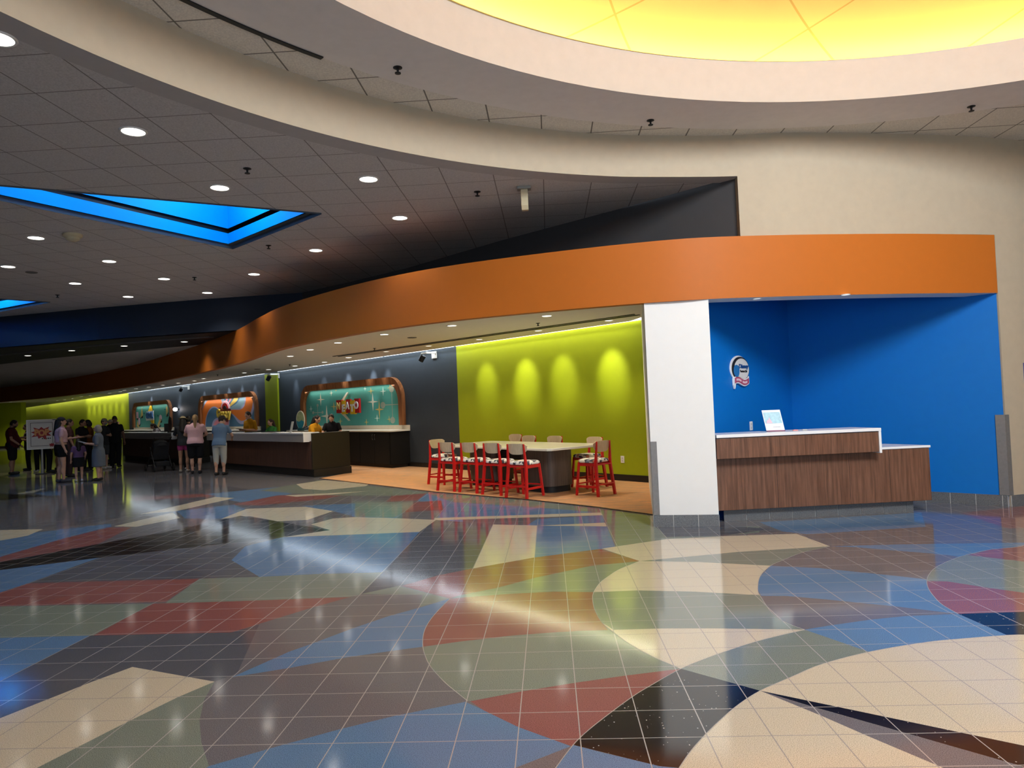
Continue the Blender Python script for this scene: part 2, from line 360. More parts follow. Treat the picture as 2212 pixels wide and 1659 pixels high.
FP = [
 # far strips
 (Di,[(0,1060),(230,1045),(420,1040),(560,1060),(600,1090),(477,1121),(300,1111),(140,1140),(0,1145)]),
 (Bi,[(440,1068),(600,1052),(660,1056),(610,1072),(520,1085),(470,1075)]),
 (Ri,[(278,1075),(437,1067),(470,1072),(290,1081)]),
 (Ri,[(500,1090),(600,1070),(760,1066),(700,1078),(560,1092)]),
 (Gi,[(560,1060),(690,1037),(935,1065),(846,1071),(700,1070)]),
 (Ti,[(640,1046),(700,1037),(800,1045),(790,1050),(700,1059),(655,1056)]),
 (Ti,[(615,1070),(760,1063),(800,1060),(720,1068),(640,1073)]),
 (Bi,[(650,1093),(834,1084),(894,1085),(874,1107),(854,1119),(767,1117),(720,1104)]),
 (Gi,[(767,1085),(834,1084),(894,1085),(874,1107),(850,1118),(767,1116)]),  # teal reflection of the starburst mural put into the tile colour
 (Bi,[(902,1081),(922,1065.5),(1139,1081),(1299,1101),(1160,1135),(1065,1133),(942,1123),(957,1101)]),
 (Gi,[(922,1065.5),(1139,1081),(1416,1116),(1416,1130),(1299,1107),(1100,1092),(980,1085)]),
 (Ri,[(846,1071.5),(922,1065.5),(902,1081),(834,1084)]),
 (Ri,[(894,1085),(953.6,1081),(957.5,1101),(874,1106.5)]),
 (Mi,[(1000,1120),(1299,1107),(1301,1113),(1160,1121),(1140,1134),(1065,1133),(1000,1128)]),
 (Bi,[(1165,1121),(1301,1113),(1307,1129),(1160,1135)]),
 (Ti,[(938,1119),(1299,1107),(1301,1113),(938,1124)]),
 (Gi,[(1299,1107),(1416,1127),(1430,1139),(1640,1137),(1640,1150),(1564,1157),(1440,1164.5),(1300,1185),(1331,1185),(1311,1137)]),
 (Di,[(1416,1138),(1560,1134),(1665,1143),(1564,1157),(1440,1160)]),
 (Ti,[(1160,1135.5),(1307,1129),(1311,1137)]),
 (Bi,[(1160,1135.5),(1311,1137),(1331,1185),(1295,1186),(1154,1204.6)]),
 (Ti,[(1065,1133),(1160,1135),(1154,1204.6),(1021,1228)]),
 (Di,[(942,1123),(1065,1133),(1021,1228),(945.6,1243),(868,1265.4),(780,1283),(828,1236),(862,1200),(906,1149)]),
 (Bi,[(607,1161),(713,1145),(906,1149),(862,1200),(828,1236),(692,1240),(560,1246),(500,1210),(530,1180)]),
 (Ti,[(671.5,1133),(719,1120),(767,1117),(846,1119),(942,1123),(906,1149),(600,1161),(713,1145)]),
 (Ti,[(477,1121),(532,1099),(659.6,1094.6),(720,1104),(664,1123),(600,1126),(540,1115)]),
 (Ti,[(246,1137),(373,1107),(389,1119),(294,1138)]),
 (Ti,[(302,1111),(465,1073.5),(506,1076),(381,1104)]),
 (Bi,[(381,1104),(506,1090),(530,1100),(477,1121),(400,1120)]),
 (Bi,[(0,1168),(80,1150),(240,1131),(240,1139),(139,1163),(0,1203)]),
 (Ti,[(0,1145),(93,1143),(60,1157),(0,1168)]),
 (Ri,[(0,1203),(139,1163),(234,1139),(286,1139),(262,1150),(214,1174.8),(0,1214)]),
 (Ki,[(0,1066),(103,1071.5),(0,1081)]),
 (Bi,[(72,1065),(131,1060),(131,1070),(103,1071.5)]),
 (Ti,[(35,1066),(100,1054),(72,1065),(50,1067)]),
 (Ti,[(-40,1024),(30,1034),(122,1029),(112,1021),(60,1018)]),  # cream floor pattern with a patch of light put into its colour
 (Bi,[(10,1027),(30,1022),(60,1024),(48,1030),(28,1031)]),
 (Bi,[(0,1231.6),(216,1204.6),(171,1220),(60,1260),(0,1280)]),
 (Ki,[(0,1214.5),(214.5,1174.8),(357.5,1149),(520,1114),(713,1145),(607.7,1161),(357.5,1188.7),(214.5,1204.6),(0,1231.6)]),
 # left middle
 (Di,[(171,1220),(216,1204.6),(357,1188.7),(500,1177),(530,1180),(500,1210),(560,1246),(431,1250),(60,1260)]),
 (Ri,[(60,1260),(431,1250),(357.5,1300),(0,1310),(0,1280)]),
 (Gi,[(431,1250),(560,1246),(692,1239.6),(828,1236),(780,1283.6),(757,1289.5),(500,1299),(357.5,1303)]),
 (Gi,[(0,1310),(330,1304),(201,1373),(0,1378)]),
 (Ri,[(330,1304),(500,1299),(757,1289.5),(676,1312),(552,1350),(500,1366),(201,1373)]),
 (Bi,[(0,1378),(194,1373),(0,1471)]),
 (Di,[(194,1373),(500,1366),(560,1349),(512,1455),(463.4,1472.4),(286,1440.7),(196.7,1473.5),(0,1551.5),(0,1471)]),
 (Ti,[(0,1551.5),(196.7,1473.5),(286,1440.7),(463.4,1472.4),(384,1506),(244,1575),(79.4,1659),(40,1680),(-20,1680)]),
 (Gi,[(463.4,1472.4),(441,1512),(431,1556),(435,1604),(451,1653),(460,1680),(40,1680),(79.4,1659),(244,1575),(384,1506)]),
 (Gi,[(780,1283),(862,1265.4),(970,1293),(905,1312),(914,1285)]),
 (Bi,[(500,1463),(568,1433),(624,1408),(669.5,1392),(760,1358),(839,1331),(904.6,1313),]+seg(c5,0,5)+[(839,1407),(748.6,1420),(624,1443)]),
 # bottom middle
 (Bi,[(1005,1516),(854,1546),(731,1576),(600,1612),(451,1655),(400,1690),(1130,1690),(1112,1659),(1233,1612),(1120,1570.7),(1045,1534)]),
 (Gi,seg(c5,5,11)+[(1018,1514),(1124,1494),(1244,1474.6),(1350,1459.5),(1471,1444.5)]+seg(c2,10,7)+[(1314,1361),(1249,1363),(1181,1367),(1095,1374),(1045,1380),(1000,1385)]),
 (Ri,[(868,1265.4),(945.6,1243),(1021,1228),(1152,1204.6),(1295,1186),(1382,1212),(1275.4,1222.5),(1156,1248),(1073,1270),(993,1286),(972,1293)]),
 (Gi,[(1382,1212),(1275.4,1222.5),(1156,1248),(1073,1270),(993,1286),(972,1293),(1096.6,1283),(1196,1278)]+seg(c2,4,1)),
 (Ri,seg(c5,0,5)+[(1000,1385),(1045,1380),(1095,1374),(1181,1367),(1249,1363),(1314,1361)]+seg(c2,7,4)+[(1196,1278),(1096.6,1283)]),
 (Ri,[(1016,1515),(1124,1494),(1244,1474.6),(1350,1459.5),(1471,1444.5),(1398,1485),(1366,1505),(1325.5,1534.5),(1273.5,1575),(1235,1612),(1120,1570.7),(1045,1534.5)]),
 # circle of cream and sage
 (Ti,seg(c2,0,11)+seg(c_out,7,9)+seg(c3,8,0)+[(1665,1221),(1506,1214)]),
 (Gi,seg(c2,4,7)+[(1325.5,1360.5),(1429.5,1357.6),(1547,1357.5),(1738,1360)]+seg(c3,8,6)+[(1640,1285.5),(1500,1278),(1377.5,1275.3)]),
 (Ti,[(1300,1185),(1440,1164.5),(1564,1158),(1720.6,1153),(1793,1180),(1597,1192),(1382,1212)]),
 (Gi,[(1382,1212),(1597,1192),]+seg(c3,0,3)+[(1506,1214)]),
 # right circle
 (Bi,[(1640,1128),(1990,1107),(2000,1138),(1743,1154),(1690,1148)]),
 (Ri,[(2075,1108),(2230,1092),(2230,1140),(2180,1142),(2092,1114)]),
 (Bi,[(1793,1180),(1943,1176),(2070,1174),(2212,1172),(2212,1178)]+seg(c4,1,4)+[(2070,1202),(2029,1197),(1931,1189),(1848,1182)]),
 (Bi,[(1665,1222),(1700,1224),(1769,1227),(1862,1236.6),(1931,1243.5),(2002,1251.6)]+seg(c4,7,11)+[(1931.5,1309.5),(1885,1305),(1792.6,1295.6),(1700,1287.5),(1644,1287)]+seg(c3,5,4)),
 (Bi,[(1738,1360),(1799.5,1350),(1885,1338),(1954.6,1331),(2070,1326),(2174.5,1371.6),(2083,1379),(2001,1387),(1877,1408)]),
 (Ki,[(2070,1326),(2151,1323),(2260,1321),(2260,1371),(2174.5,1371.6)]),
 (Gi,[(2260,1168)]+seg(c4,0,11)+[(2260,1320)]),
 (Ri,[(2091,1199),(2140,1187),(2193,1182),(2212,1178),(2260,1172),(2260,1219),(2212,1213)]),
 (Ri,seg(c4,7,11)+[(2151,1323),(2260,1321),(2260,1288),(2212,1280.5),(2163,1273.6),(2117,1267),(2047,1256)]),
 # band round the big cream circle
 (Gi,seg(c_out,6,9)+[(1877,1408),(1774,1435),(1712,1461),(1642,1492)]),
 (Ki,[(1238,1609)]+seg(c_out,2,6)+[(1642,1492),(1588.6,1527),(1535,1575),(1494,1620),(1467,1659),(1424,1655)]),
 (Bi,[(1238,1609),(1300,1625),(1424,1655),(1467,1659),(1450,1690),(1170,1690),(1200,1659)]),
 (Ti,seg(c_big,0,11)+[(2290,1371),(2290,1760),(1400,1760)]),
 (Mi,[(1642,1492),(1774,1532),(1955.6,1583),(2186.5,1649),(2250,1668),(2250,1725),(2038,1659),(1877,1591),(1774,1546)]),
 (Ki,[(1642,1492),(2290,1627),(2290,1678),(2186.5,1649),(1955.6,1583),(1766,1529.6)]),
]
polys = [([(-62, -9), (11, -9), (11, 84), (-62, 84)], Mi)]
for mi, pts in FP:
    polys.append(([at2(*p) for p in pts], mi))
for c in (c_big, c_out, c2, c3, c4, c5):       # thin metal divider strips along the curves
    P = [at2(*p) for p in seg(c, 0, len(c)-1)]
    q = []
    for i in range(len(P)):
        a = Vector(P[max(i-1, 0)]); b_ = Vector(P[min(i+1, len(P)-1)]); t = (b_-a).normalized(); q.append(Vector((-t.y, t.x))*.0024)
    polys.append(([tuple(Vector(p)+o) for p, o in zip(P, q)]+[tuple(Vector(p)-o) for p, o in zip(P, q)][::-1], 7))
FM.append(mat('zinc strip', (.33, .32, .31), .3, .6))
fl = flat_obj('floor', planar(polys, 0.0), FM); struct(fl)

# carpet under the high table
WA = (1.95, 13.85)
def wp(s, d=0.0):                 # spot s metres along the long back wall, d metres out from it
    k = sqrt(.5); return (WA[0]-k*s-k*d, WA[1]+k*s-k*d)
mt, N, L, b = base_mat('orange carpet'); MC['carpet'] = mt
tc = N.new('ShaderNodeTexCoord'); mp = N.new('ShaderNodeMapping'); mp.inputs['Scale'].default_value = (1.2, 5, 1); mp.inputs['Rotation'].default_value = (0, 0, 0.2)
L.new(tc.outputs['Object'], mp.inputs[0]); no = N.new('ShaderNodeTexNoise'); no.inputs['Scale'].default_value = 2.2; no.inputs['Detail'].default_value = 9; no.inputs['Roughness'].default_value = .75
L.new(mp.outputs[0], no.inputs['Vector']); cr = N.new('ShaderNodeValToRGB'); e = cr.color_ramp.elements
e[0].position = .32; e[0].color = (.27, .21, .15, 1); e[1].position = .66; e[1].color = (.64, .30, .13, 1)
x = e.new(.5); x.color = (.50, .26, .12, 1)
L.new(no.outputs[0], cr.inputs[0]); L.new(cr.outputs[0], b.inputs['Base Color']); b.inputs['Roughness'].default_value = .95; b.inputs['Specular IOR Level'].default_value = .1
edge = [at2(690,1034), at2(800,1047), at2(935,1063), at2(1139,1080), at2(1280,1095.5), at2(1412,1113)]
mb = MB(); mb.prism(edge+[(1.42, 10.3), (1.93, 13.8), wp(6), wp(15.5), (-9.9, 22.3), (-5.35, 18.2)], 0.0, 0.008)
struct(mb.obj('floor_carpet', MC['carpet']))
mb = MB()
for a, b_ in zip(edge[:-1], edge[1:]): mb.wall([a, b_], 0, 0.010, 0.03)
struct(mb.obj('trim_1', M_BASE))

# ------------------------------------------------------------------ ceiling heights
H1, H2, H3, H4, HB = 4.95, 4.42, 3.63, 3.11, 2.85
RC, RR = (2.79, 2.42), 6.716
# rotunda wall, a drum that runs out into the right hand wall
left_arc = arc(RC, RR, 215, 100, 60)
wr = left_arc[:-4]+spline([left_arc[-5], left_arc[-3], (2.35, 9.14), (3.1, 9.17), (3.9, 9.29), (4.9, 9.5), (5.6, 9.67), (6.06, 9.81), (6.7, 10.05), (8.2, 10.75)], 5)[1:]
kink = min(range(len(wr)), key=lambda i: abs(wr[i][0]-2.56))
n = len(wr)
mb = MB(); mb.wall(wr[:kink+1], H2+.002, H1+0.05, 0.20); struct(mb.obj('wall_rotunda', M_CREAM, smooth=True))
i6 = min(range(n), key=lambda i: abs(wr[i][0]-6.06))
mb = MB(); mb.wall(wr[kink:i6+1], H3+.001, H1+0.05, 0.20); struct(mb.obj('wall_front', M_CREAM, smooth=True))
mb = MB(); mb.wall(wr[i6:]+[(10.4, 11.8)], 0, H1+0.05, 0.20); struct(mb.obj('wall_right', M_CREAM, smooth=True))

# rotunda ceiling: tile field, then the plain ring, ring face, cove and dome
RO, RI = ((3.58, 1.65), 7.377), ((3.60, 1.86), 6.385)
outer = wr+[(11, 12), (11, -9), (-4.5, -9)]
struct(flat_obj('ceiling', planar([(outer, 0), (arc(*RO, 0, 360, 128)[:-1], 1), (arc(*RI, 0, 360, 128)[:-1], -1)], H1, True), [M_TILE2, M_RINGW]))
struct(MB().wall(arc(RI[0], RI[1], 0, 360, 128), H1+.002, 5.42, -0.25).obj('wall_ring', mat('ring face paint', (.46, .39, .325), .8, .15), smooth=True))
DC = (3.62, 1.88)
mb = MB(); mb.lathe([(6.36, 5.42), (6.62, 5.42), (6.66, 5.22), (6.98, 5.22), (7.0, 5.62)], (DC[0], DC[1], 0), 128, cap=False); struct(mb.obj('trim_2', mat('cove paint', (.86, .66, .28), .8, .1), smooth=True))
mt, N, L, b = base_mat('dome panels')
tc = N.new('ShaderNodeTexCoord'); sp = N.new('ShaderNodeSeparateXYZ'); L.new(tc.outputs['Object'], sp.inputs[0])
mn = lambda *q: math_node(N, L, *q)
ex, ey = mn('SUBTRACT', sp.outputs[0], DC[0]), mn('SUBTRACT', sp.outputs[1], DC[1])
th_ = mn('SUBTRACT', mn('ARCTAN2', ey, ex), radians(94)); lr = mn('LOGARITHM', mn('DIVIDE', mn('SQRT', mn('ADD', mn('MULTIPLY', ex, ex), mn('MULTIPLY', ey, ey))), 6.4), math.e)
gs = []
for sg_ in ('ADD', 'SUBTRACT'):       # diamond panels: two families of spiral joints
    w_ = mn('FRACT', mn('DIVIDE', mn('ADD', mn(sg_, th_, lr), 40*pi), 2*pi/17)); gs.append(mn('GREATER_THAN', mn('ABSOLUTE', mn('SUBTRACT', w_, .5)), .5-.007))
g = mn('MAXIMUM', gs[0], gs[1])
mx = N.new('ShaderNodeMix'); mx.data_type = 'RGBA'; L.new(g, mx.inputs[0]); mx.inputs[6].default_value = (.76, .46, .13, 1); mx.inputs[7].default_value = (.50, .30, .06, 1)
L.new(mx.outputs[2], b.inputs['Base Color']); b.inputs['Roughness'].default_value = .85
OC = 1.5
prof = [(7.0-(7.0-OC)*t, 5.62+1.15*sin(t*pi/2)) for t in [i/20 for i in range(21)]]
struct(MB().lathe(prof, (DC[0], DC[1], 0), 128, cap=False).obj('ceiling_dome', mt, smooth=True))
struct(MB().wall(arc(DC, OC, 0, 360, 48), 6.75, 7.6, -0.1).obj('wall_skylight', M_WHITE, smooth=True))
led = MB(); R_ = 6.80
led.v = []; q = 128
led.loft([[Vector((DC[0]+(R_+.03*cos(a))*cos(2*pi*i/q), DC[1]+(R_+.03*cos(a))*sin(2*pi*i/q), 5.30+.03*sin(a))) for i in range(q)] for a in [k*pi/3 for k in range(7)]], cap=False)
tag(led.obj('cove_light', M_LED), 'warm strip light hidden on the ledge round the yellow dome', 'light')
# black linear air slot beside the ring
mb = MB(); mb.wall(arc(RO[0], RO[1]-0.03, 168, 139, 40), H1-0.012, H1-.0005, 0.05); tag(mb.obj('slot_diffuser', M_BLACK), 'long curved black air slot beside the white ceiling ring', 'air vent')

# ------------------------------------------------------------------ lower hall ceiling with the two blue coffers
WEDGE = [(2.60, 9.20), (1.16, 10.41), (0.11, 11.32), (-0.71, 12.04), (-2.73, 14.0), (-4.14, 15.13), (-5.62, 16.23)]
NAV = [(-5.62, 16.23), (-8.0, 16.45), (-11.0, 16.95), (-14.2, 17.65), (-19, 18.9), (-30, 22)]
def offs(P, d):
    out = []
    for i in range(len(P)):
        a = Vector(P[max(i-1, 0)]); b2 = Vector(P[min(i+1, len(P)-1)]); t = (b2-a).normalized(); out.append(tuple(Vector(P[i])+Vector((-t.y, t.x))*d))
    return out
hall = wr[:kink+1]+WEDGE[1:]+NAV[1:]+[(-61, 27), (-61, -9), (-4.5, -9)]
border = wr[:kink+1]+offs(wr[:kink+1], 0.26)[::-1]
S1 = [at2(0,399,H2), at2(694,460,H2), at2(503,536,H2), at2(0,430,H2)]
COFF = [Vector(S1[1]), Vector(S1[2]), Vector((-7.06, 7.52)), Vector((-7.01, 7.43))]
COFF2 = [Vector(at2(x, y, H2)) for x, y in ((108,652), (-60,683), (-260,662), (-60,641))]
struct(flat_obj('ceiling', planar([(hall, 0), (border, 1), ([tuple(p) for p in COFF], -1), ([tuple(p) for p in COFF2], -1)], H2, True), [M_TILE, M_BORDER]))
def coffer(P, nm_):
    c = sum(P, Vector((0, 0)))/len(P)
    ins = lambda d: [p+(c-p).normalized()*d for p in P]
    cl = lambda Q: [tuple(p) for p in Q]+[tuple(Q[0])]
    mb = MB()
    a = sum(P[i].x*P[(i+1) % 4].y-P[(i+1) % 4].x*P[i].y for i in range(4)); sg = -1 if a > 0 else 1
    I = ins(0.12)
    mb.wall(cl(P), H2-0.02, H2+0.05, 0.004*sg, 1)
    # rim face
    o = len(mb.v); mb.v += [(p.x, p.y, H2+.045) for p in P]+[(p.x, p.y, H2+.045) for p in I]
    for i in range(4): mb.f.append([o+i, o+(i+1) % 4, o+4+(i+1) % 4, o+4+i]); mb.m.append(1)
    mb.wall(cl(I), H2+.045, H2+.22, 0.03*sg, 0)
    J = ins(-0.05)
    mb.wall(cl(J), H2+.22, H2+.30, 0.03*sg, 2)
    mb.wall(cl(I), H2+.30, H2+1.3, 0.03*sg, 0)
    for z in (H2+.22, H2+.30):
        o = len(mb.v); mb.v += [(p.x, p.y, z) for p in J]+[(p.x, p.y, z) for p in I]
        for i in range(4): mb.f.append([o+i, o+(i+1) % 4, o+4+(i+1) % 4, o+4+i]); mb.m.append(2)
    mb.prism([tuple(p) for p in J], H2+1.3, H2+1.35, 0)
    struct(mb.obj(nm_, [M_COFBLUE, M_COFRIM, M_BLACK]))
coffer(COFF, 'ceiling_coffer'); coffer(COFF2, 'ceiling_coffer')

# charcoal wall above the orange band, navy step, low ceiling behind it
mb = MB(); mb.wall(WEDGE, H3-.02, H2+.05, -0.15); struct(mb.obj('wall_charcoal', M_CHAR))
mb = MB(); mb.wall(NAV, H3, H2+.05, -0.15); struct(mb.obj('wall_navy', M_NAVY))
OB = [(6.05, 9.80), (4.9, 9.48), (3.85, 9.26), (3.0, 9.12), (2.04, 9.03), (1.25, 9.13), (0.15, 9.43), (-1.15, 9.92), (-2.18, 10.5), (-3.3, 11.40), (-4.75, 12.85), (-5.85, 14.3), (-7.3, 16.4), (-9.4, 19.0), (-12.4, 22.4), (-16.2, 26.4), (-22.3, 31.8), (-29, 36.6), (-40, 43), (-61, 55)]
ob = spline(OB, 6)
mb = MB(); mb.wall(ob, HB, H3, -0.14); struct(mb.obj('wall_fascia', M_ORANGE, smooth=True))
kf = min(range(len(ob)), key=lambda i: abs(ob[i][0]+7.3))
low = NAV[1:]+[(-61, 27), (-61, 55)]+[p for p in ob[::-1] if p[0] < -7.25]
far_edge = [at2(430,745,H3), at2(250,761,H3), at2(100,775,H3), at2(0,787,H3)]
blk = [(-7.25, 16.34)]+NAV[1:-1]+[(-24, 21.5), (-23, 24.6)]+[(p[0], p[1]) for p in far_edge[::-1]]+[(-8.9, 18.6)]
M_TILE3 = ceiling_tile('low ceiling tile', (0.76, 0.70, 0.62), (0.34, 0.31, 0.27), w=0.01)
struct(flat_obj('ceiling', planar([([(-7.25, 16.34)]+low, 0), (blk, 1)], H3, True), [M_TILE3, M_BLACK]))
mb = MB(); sl = [at2(462,728,H3), at2(330,737,H3), at2(200,748,H3), at2(100,758,H3), at2(0,768,H3)]
mb.wall(sl, H3-.012, H3, .05); mb.wall(offs(sl, .16), H3-.012, H3, .05); tag(mb.obj('track_rail', M_STEEL), 'thin double metal track along the black ceiling strip', 'track')
# ledge top closing the fascia to the charcoal wall
mb = MB(); ledge = ob[:kf+1]+[(-5.62, 16.4)]+WEDGE[::-1]
struct(flat_obj('trim_3', planar([(ledge, 0)], H3-.01), [M_CHAR]))

# soffit over the carpet, ends short of the back wall leaving a light slot
k1 = min(range(len(ob)), key=lambda i: abs(ob[i][0]-1.27))
sof = ob[k1:]+[(-61, 55), (-61, 78), wp(82, .42), wp(60, .42), wp(40, .42), wp(20, .42), wp(0.05, .42)]+[(1.80, 12.8), (1.36, 9.7)]
struct(flat_obj('ceiling', planar([(sof, 0)], H4, True), [M_SOFFIT]))
mb = MB(); mb.prism([wp(.3, .45), wp(82, .45), wp(82, .42), wp(.3, .42)], H4+.002, 3.6); mb.prism([wp(-.3, .50), wp(82, .50), wp(82, -.1), wp(-.3, -.1)], 3.6, 3.65); struct(mb.obj('ceiling', M_SOFFIT))
# alcove soffit lip and ceiling
k0 = min(range(len(ob)), key=lambda i: abs(ob[i][0]-2.06))
lip = [(p[0], p[1]+.008) for p in ob[:k0+1]]; lin = [(p[0], p[1]+.34) for p in lip]
mb = MB(); mb.prism(lip+lin[::-1], HB-.002, HB+.04); struct(mb.obj('ceiling', M_WHITE))
mb = MB(); mb.wall(lin, HB, H4+.1, -.02); struct(mb.obj('wall_lip', M_WHITE, smooth=True))
AC0, AC1, AC2 = (1.93, 9.42), (3.90, 11.66), (6.04, 9.82)
mb = MB(); mb.prism(lin+[(2.0, 9.3), (2.0, 11.9), (3.9, 12.0), (6.3, 10.2)], H4+.08, H4+.12); struct(mb.obj('ceiling', M_BLUE))

# ------------------------------------------------------------------ walls of the alcove, pillar, long back wall
mb = MB(); mb.wall([AC0, AC1], 0, 3.3, 0.12); struct(mb.obj('wall_alcove_left', M_BLUE))
mb = MB(); mb.wall([AC1, AC2], 0, 3.3, 0.12); struct(mb.obj('wall_alcove_right', M_BLUE))
PIL = [(1.27, 9.16), (2.06, 9.05), (1.93, 9.43), (1.95, 13.7), (1.84, 13.75)]
mb = MB(); mb.prism(PIL, 0.0, 3.3); struct(mb.obj('wall_pillar', M_WHITE))
mats = [M_GREEN, M_SLATE]
mb = MB(); mb.wall([wp(-.4), wp(6.03), wp(16.74), wp(37.23), wp(82)], 0, 3.62, -.2, mi_list=[0, 1, 1, 0]); struct(mb.obj('wall_back', mats))
mb = MB(); mb.wall([wp(16.74, .06), wp(17.84, .06)], 0, H4, -.06); struct(mb.obj('wall_strip', mats))
mb = MB(); e1 = at2(48,985); e2 = at2(8,980)
mb.wall([(-38.8, 50.4), (-36.3, 47.2)], 0, H4, .3); mb.wall([(-36.3, 47.2), (-61, 44)], 0, H4, -.3); struct(mb.obj('wall_far', M_GREEN))
mb2 = MB(); mb2.wall([wp(-.1, 0), wp(8.4, 0)], 0, .13, .014); struct(mb2.obj('baseboard_back', M_BASE))
mb2 = MB(); mb2.wall([(-36.4, 47.17), (-60, 44.1)], 0, .16, .02); struct(mb2.obj('baseboard_far', M_BASE))
# enclosing walls out of view
struct(MB().wall([(-61, 82), (-61, -9)], 0, 5, .2).obj('wall_left', M_SLATE))
struct(MB().wall([(-61, -9), (-4.5, -9), (-4.0, -4)], 0, 5, -.2).obj('wall_rear', M_CREAM))
struct(MB().wall([(10.4, 11.8), (10.4, -9)], 0, 5.1, .2).obj('wall_side', M_CREAM))

# granite skirting tiles
mt, N, L, b = base_mat('granite skirting'); MC['granite'] = mt
tc = N.new('ShaderNodeTexCoord'); no = N.new('ShaderNodeTexNoise'); no.inputs['Scale'].default_value = 180; no.inputs['Detail'].default_value = 3; L.new(tc.outputs['Object'], no.inputs['Vector'])
cr = N.new('ShaderNodeValToRGB'); cr.color_ramp.elements[0].color = (.05, .055, .062, 1); cr.color_ramp.elements[1].color = (.19, .20, .21, 1); cr.color_ramp.elements[0].position = .35; cr.color_ramp.elements[1].position = .65
L.new(no.outputs[0], cr.inputs[0]); L.new(cr.outputs[0], b.inputs['Base Color']); b.inputs['Roughness'].default_value = .35
M_GROUT = mat('pale grout', (.52, .52, .50), .8, .1)
def skirting(name, a, b2, h, first=.3048, step=.3048, th=.014):
    a, b2 = Vector(a), Vector(b2); d = b2-a; ln = d.length; d.normalize(); nn = Vector((d.y, -d.x))
    mb = MB(); q0 = 0.0; q = first
    ang = atan2(d.y, d.x); M = Matrix.Rotation(ang, 3, 'Z')
    while q0 < ln-1e-4:
        q1 = min(q, ln); c = a+d*((q0+q1)/2)+nn*(th/2)
        mb.box((c.x, c.y, h/2), (q1-q0-.008, th, h), M, 0); q0 = q1; q += step
    c = a+d*(ln/2)+nn*(th*.35); mb.box((c.x, c.y, h/2-.002), (ln, th*.7, h-.002), M, 1)
    return struct(mb.obj(name, [MC['granite'], M_GROUT]))
skirting('baseboard_pillar', (1.262, 9.16), (2.062, 9.045), .148, .25)
skirting('baseboard_alcove', (5.0, 10.73), (6.04, 9.82), .148, .1)
skirting('baseboard_right', (6.06, 9.80), (7.6, 10.44), .148)
# steel corner guards
mb = MB(); mb.wall([(1.31, 9.155), (1.268, 9.158)], .15, 1.08, -.006); mb.wall([(1.268, 9.158), (1.285, 9.30)], .15, 1.08, -.006); mb.wall([(1.345, 9.146), (1.268, 9.155)], .15, 1.08, .008); struct(mb.obj('trim_4', M_STEEL))
mb = MB(); mb.wall([(5.965, 9.872), (6.045, 9.803), (6.11, 9.828)], .15, 1.22, -.008); struct(mb.obj('trim_5', M_STEEL))
p0, p1 = on_line(2208, 784, (6.06, 9.81), (6.7, 10.05)), on_line(2208, 846, (6.06, 9.81), (6.7, 10.05))
mb = MB(); dv = Vector((6.7-6.06, 10.05-9.81)).normalized(); mb.wall([(p0.x, p0.y), (p0.x+dv.x*.45, p0.y+dv.y*.45)], p1.z, p0.z, -.02)
tag(mb.obj('wall_sign', mat('violet print', (.10, .10, .26), .5)), 'violet sign just cut by the right edge of the photo on the pale wall', 'sign')
# ------------------------------------------------------------------ reception desk in the blue alcove
M_WALNUT = wood('walnut veneer', (.085, .040, .024), (.21, .105, .066), .38)
M_TOP = mat('white solid surface', (.86, .87, .88), .22, .5, var=.02)
DW0, DW1 = Vector((2.12, 9.28)), Vector((4.93, 9.58))
dd = (DW1-DW0).normalized(); dn = Vector((-dd.y, dd.x)); DL = (DW1-DW0).length
DM = Matrix(((dd.x, dn.x, 0, DW0.x), (dd.y, dn.y, 0, DW0.y), (0, 0, 1, 0), (0, 0, 0, 1)))
desk = thing('reception_desk', 'walnut reception desk with white stepped top against the blue alcove walls', 'desk', M=DM)
# footprints in desk space: x along the front, y towards the corner
def to_d(p): q = DM.inverted() @ Vector((p[0], p[1], 0)); return (q.x, q.y)
cor = to_d((3.82, 11.45)); lw = lambda t: to_d((2.14+(3.84-2.14)*t, 9.24+(11.45-9.24)*t))
HX = 2.06                                            # where the high part ends
body = [(-.08, 0.0), (DL, 0.0), (DL-.28, .55), (.27, .55), (-.08, .20)]
mb = MB(); mb.prism(body, .155, .84); mb.obj('cabinet_body', M_WALNUT, desk, bevel=.004)
sk = MB(); sk.prism([(.09, .10), (DL-.2, .10), (DL-.35, .5), (.4, .5)], 0, .15); sk.obj('plinth', M_GROUT, desk)
st = MB()
for i in range(9):
    a0 = .09+i*.305; a1 = min(a0+.296, DL-.2)
    st.bbox((a0, .088, 0), (a1, .101, .148))
tag(st.obj('plinth_tile', MC['granite'], desk), 'grey granite plinth tiles')
for i, xx in enumerate((.78, HX-.32, HX+.22)):
    g_ = MB(); g_.bbox((xx-.002, -.0015, .16), (xx+.002, .002, .83)); g_.obj('panel_joint', M_BLACK, desk)
fa = MB(); fa.prism([(-.05, -.16), (HX, -.16), (HX, .06), (-.05, .06)], .83, 1.085); fa.obj('upper_panel', M_WALNUT, desk, bevel=.003)
tp = MB(); tp.prism([(-.05, -.175), (HX+.035, -.175), (HX-.10, .32), (.04, .32), (-.05, .2)], 1.095, 1.135); tp.obj('upper_counter', M_TOP, desk, bevel=.004)
en = MB(); en.bbox((HX+.002, -.172, .815), (HX+.034, .22, 1.0945)); tag(en.obj('end_panel', M_TOP, desk, bevel=.003), 'white end panel')
lt = MB(); lt.prism([(HX+.036, -.012), (DL+.015, -.012), (DL-.27, .56), (.72, .56), (.62, .36), (HX-.02, .36)], .842, .872); lt.obj('lower_counter', M_TOP, desk, bevel=.004)

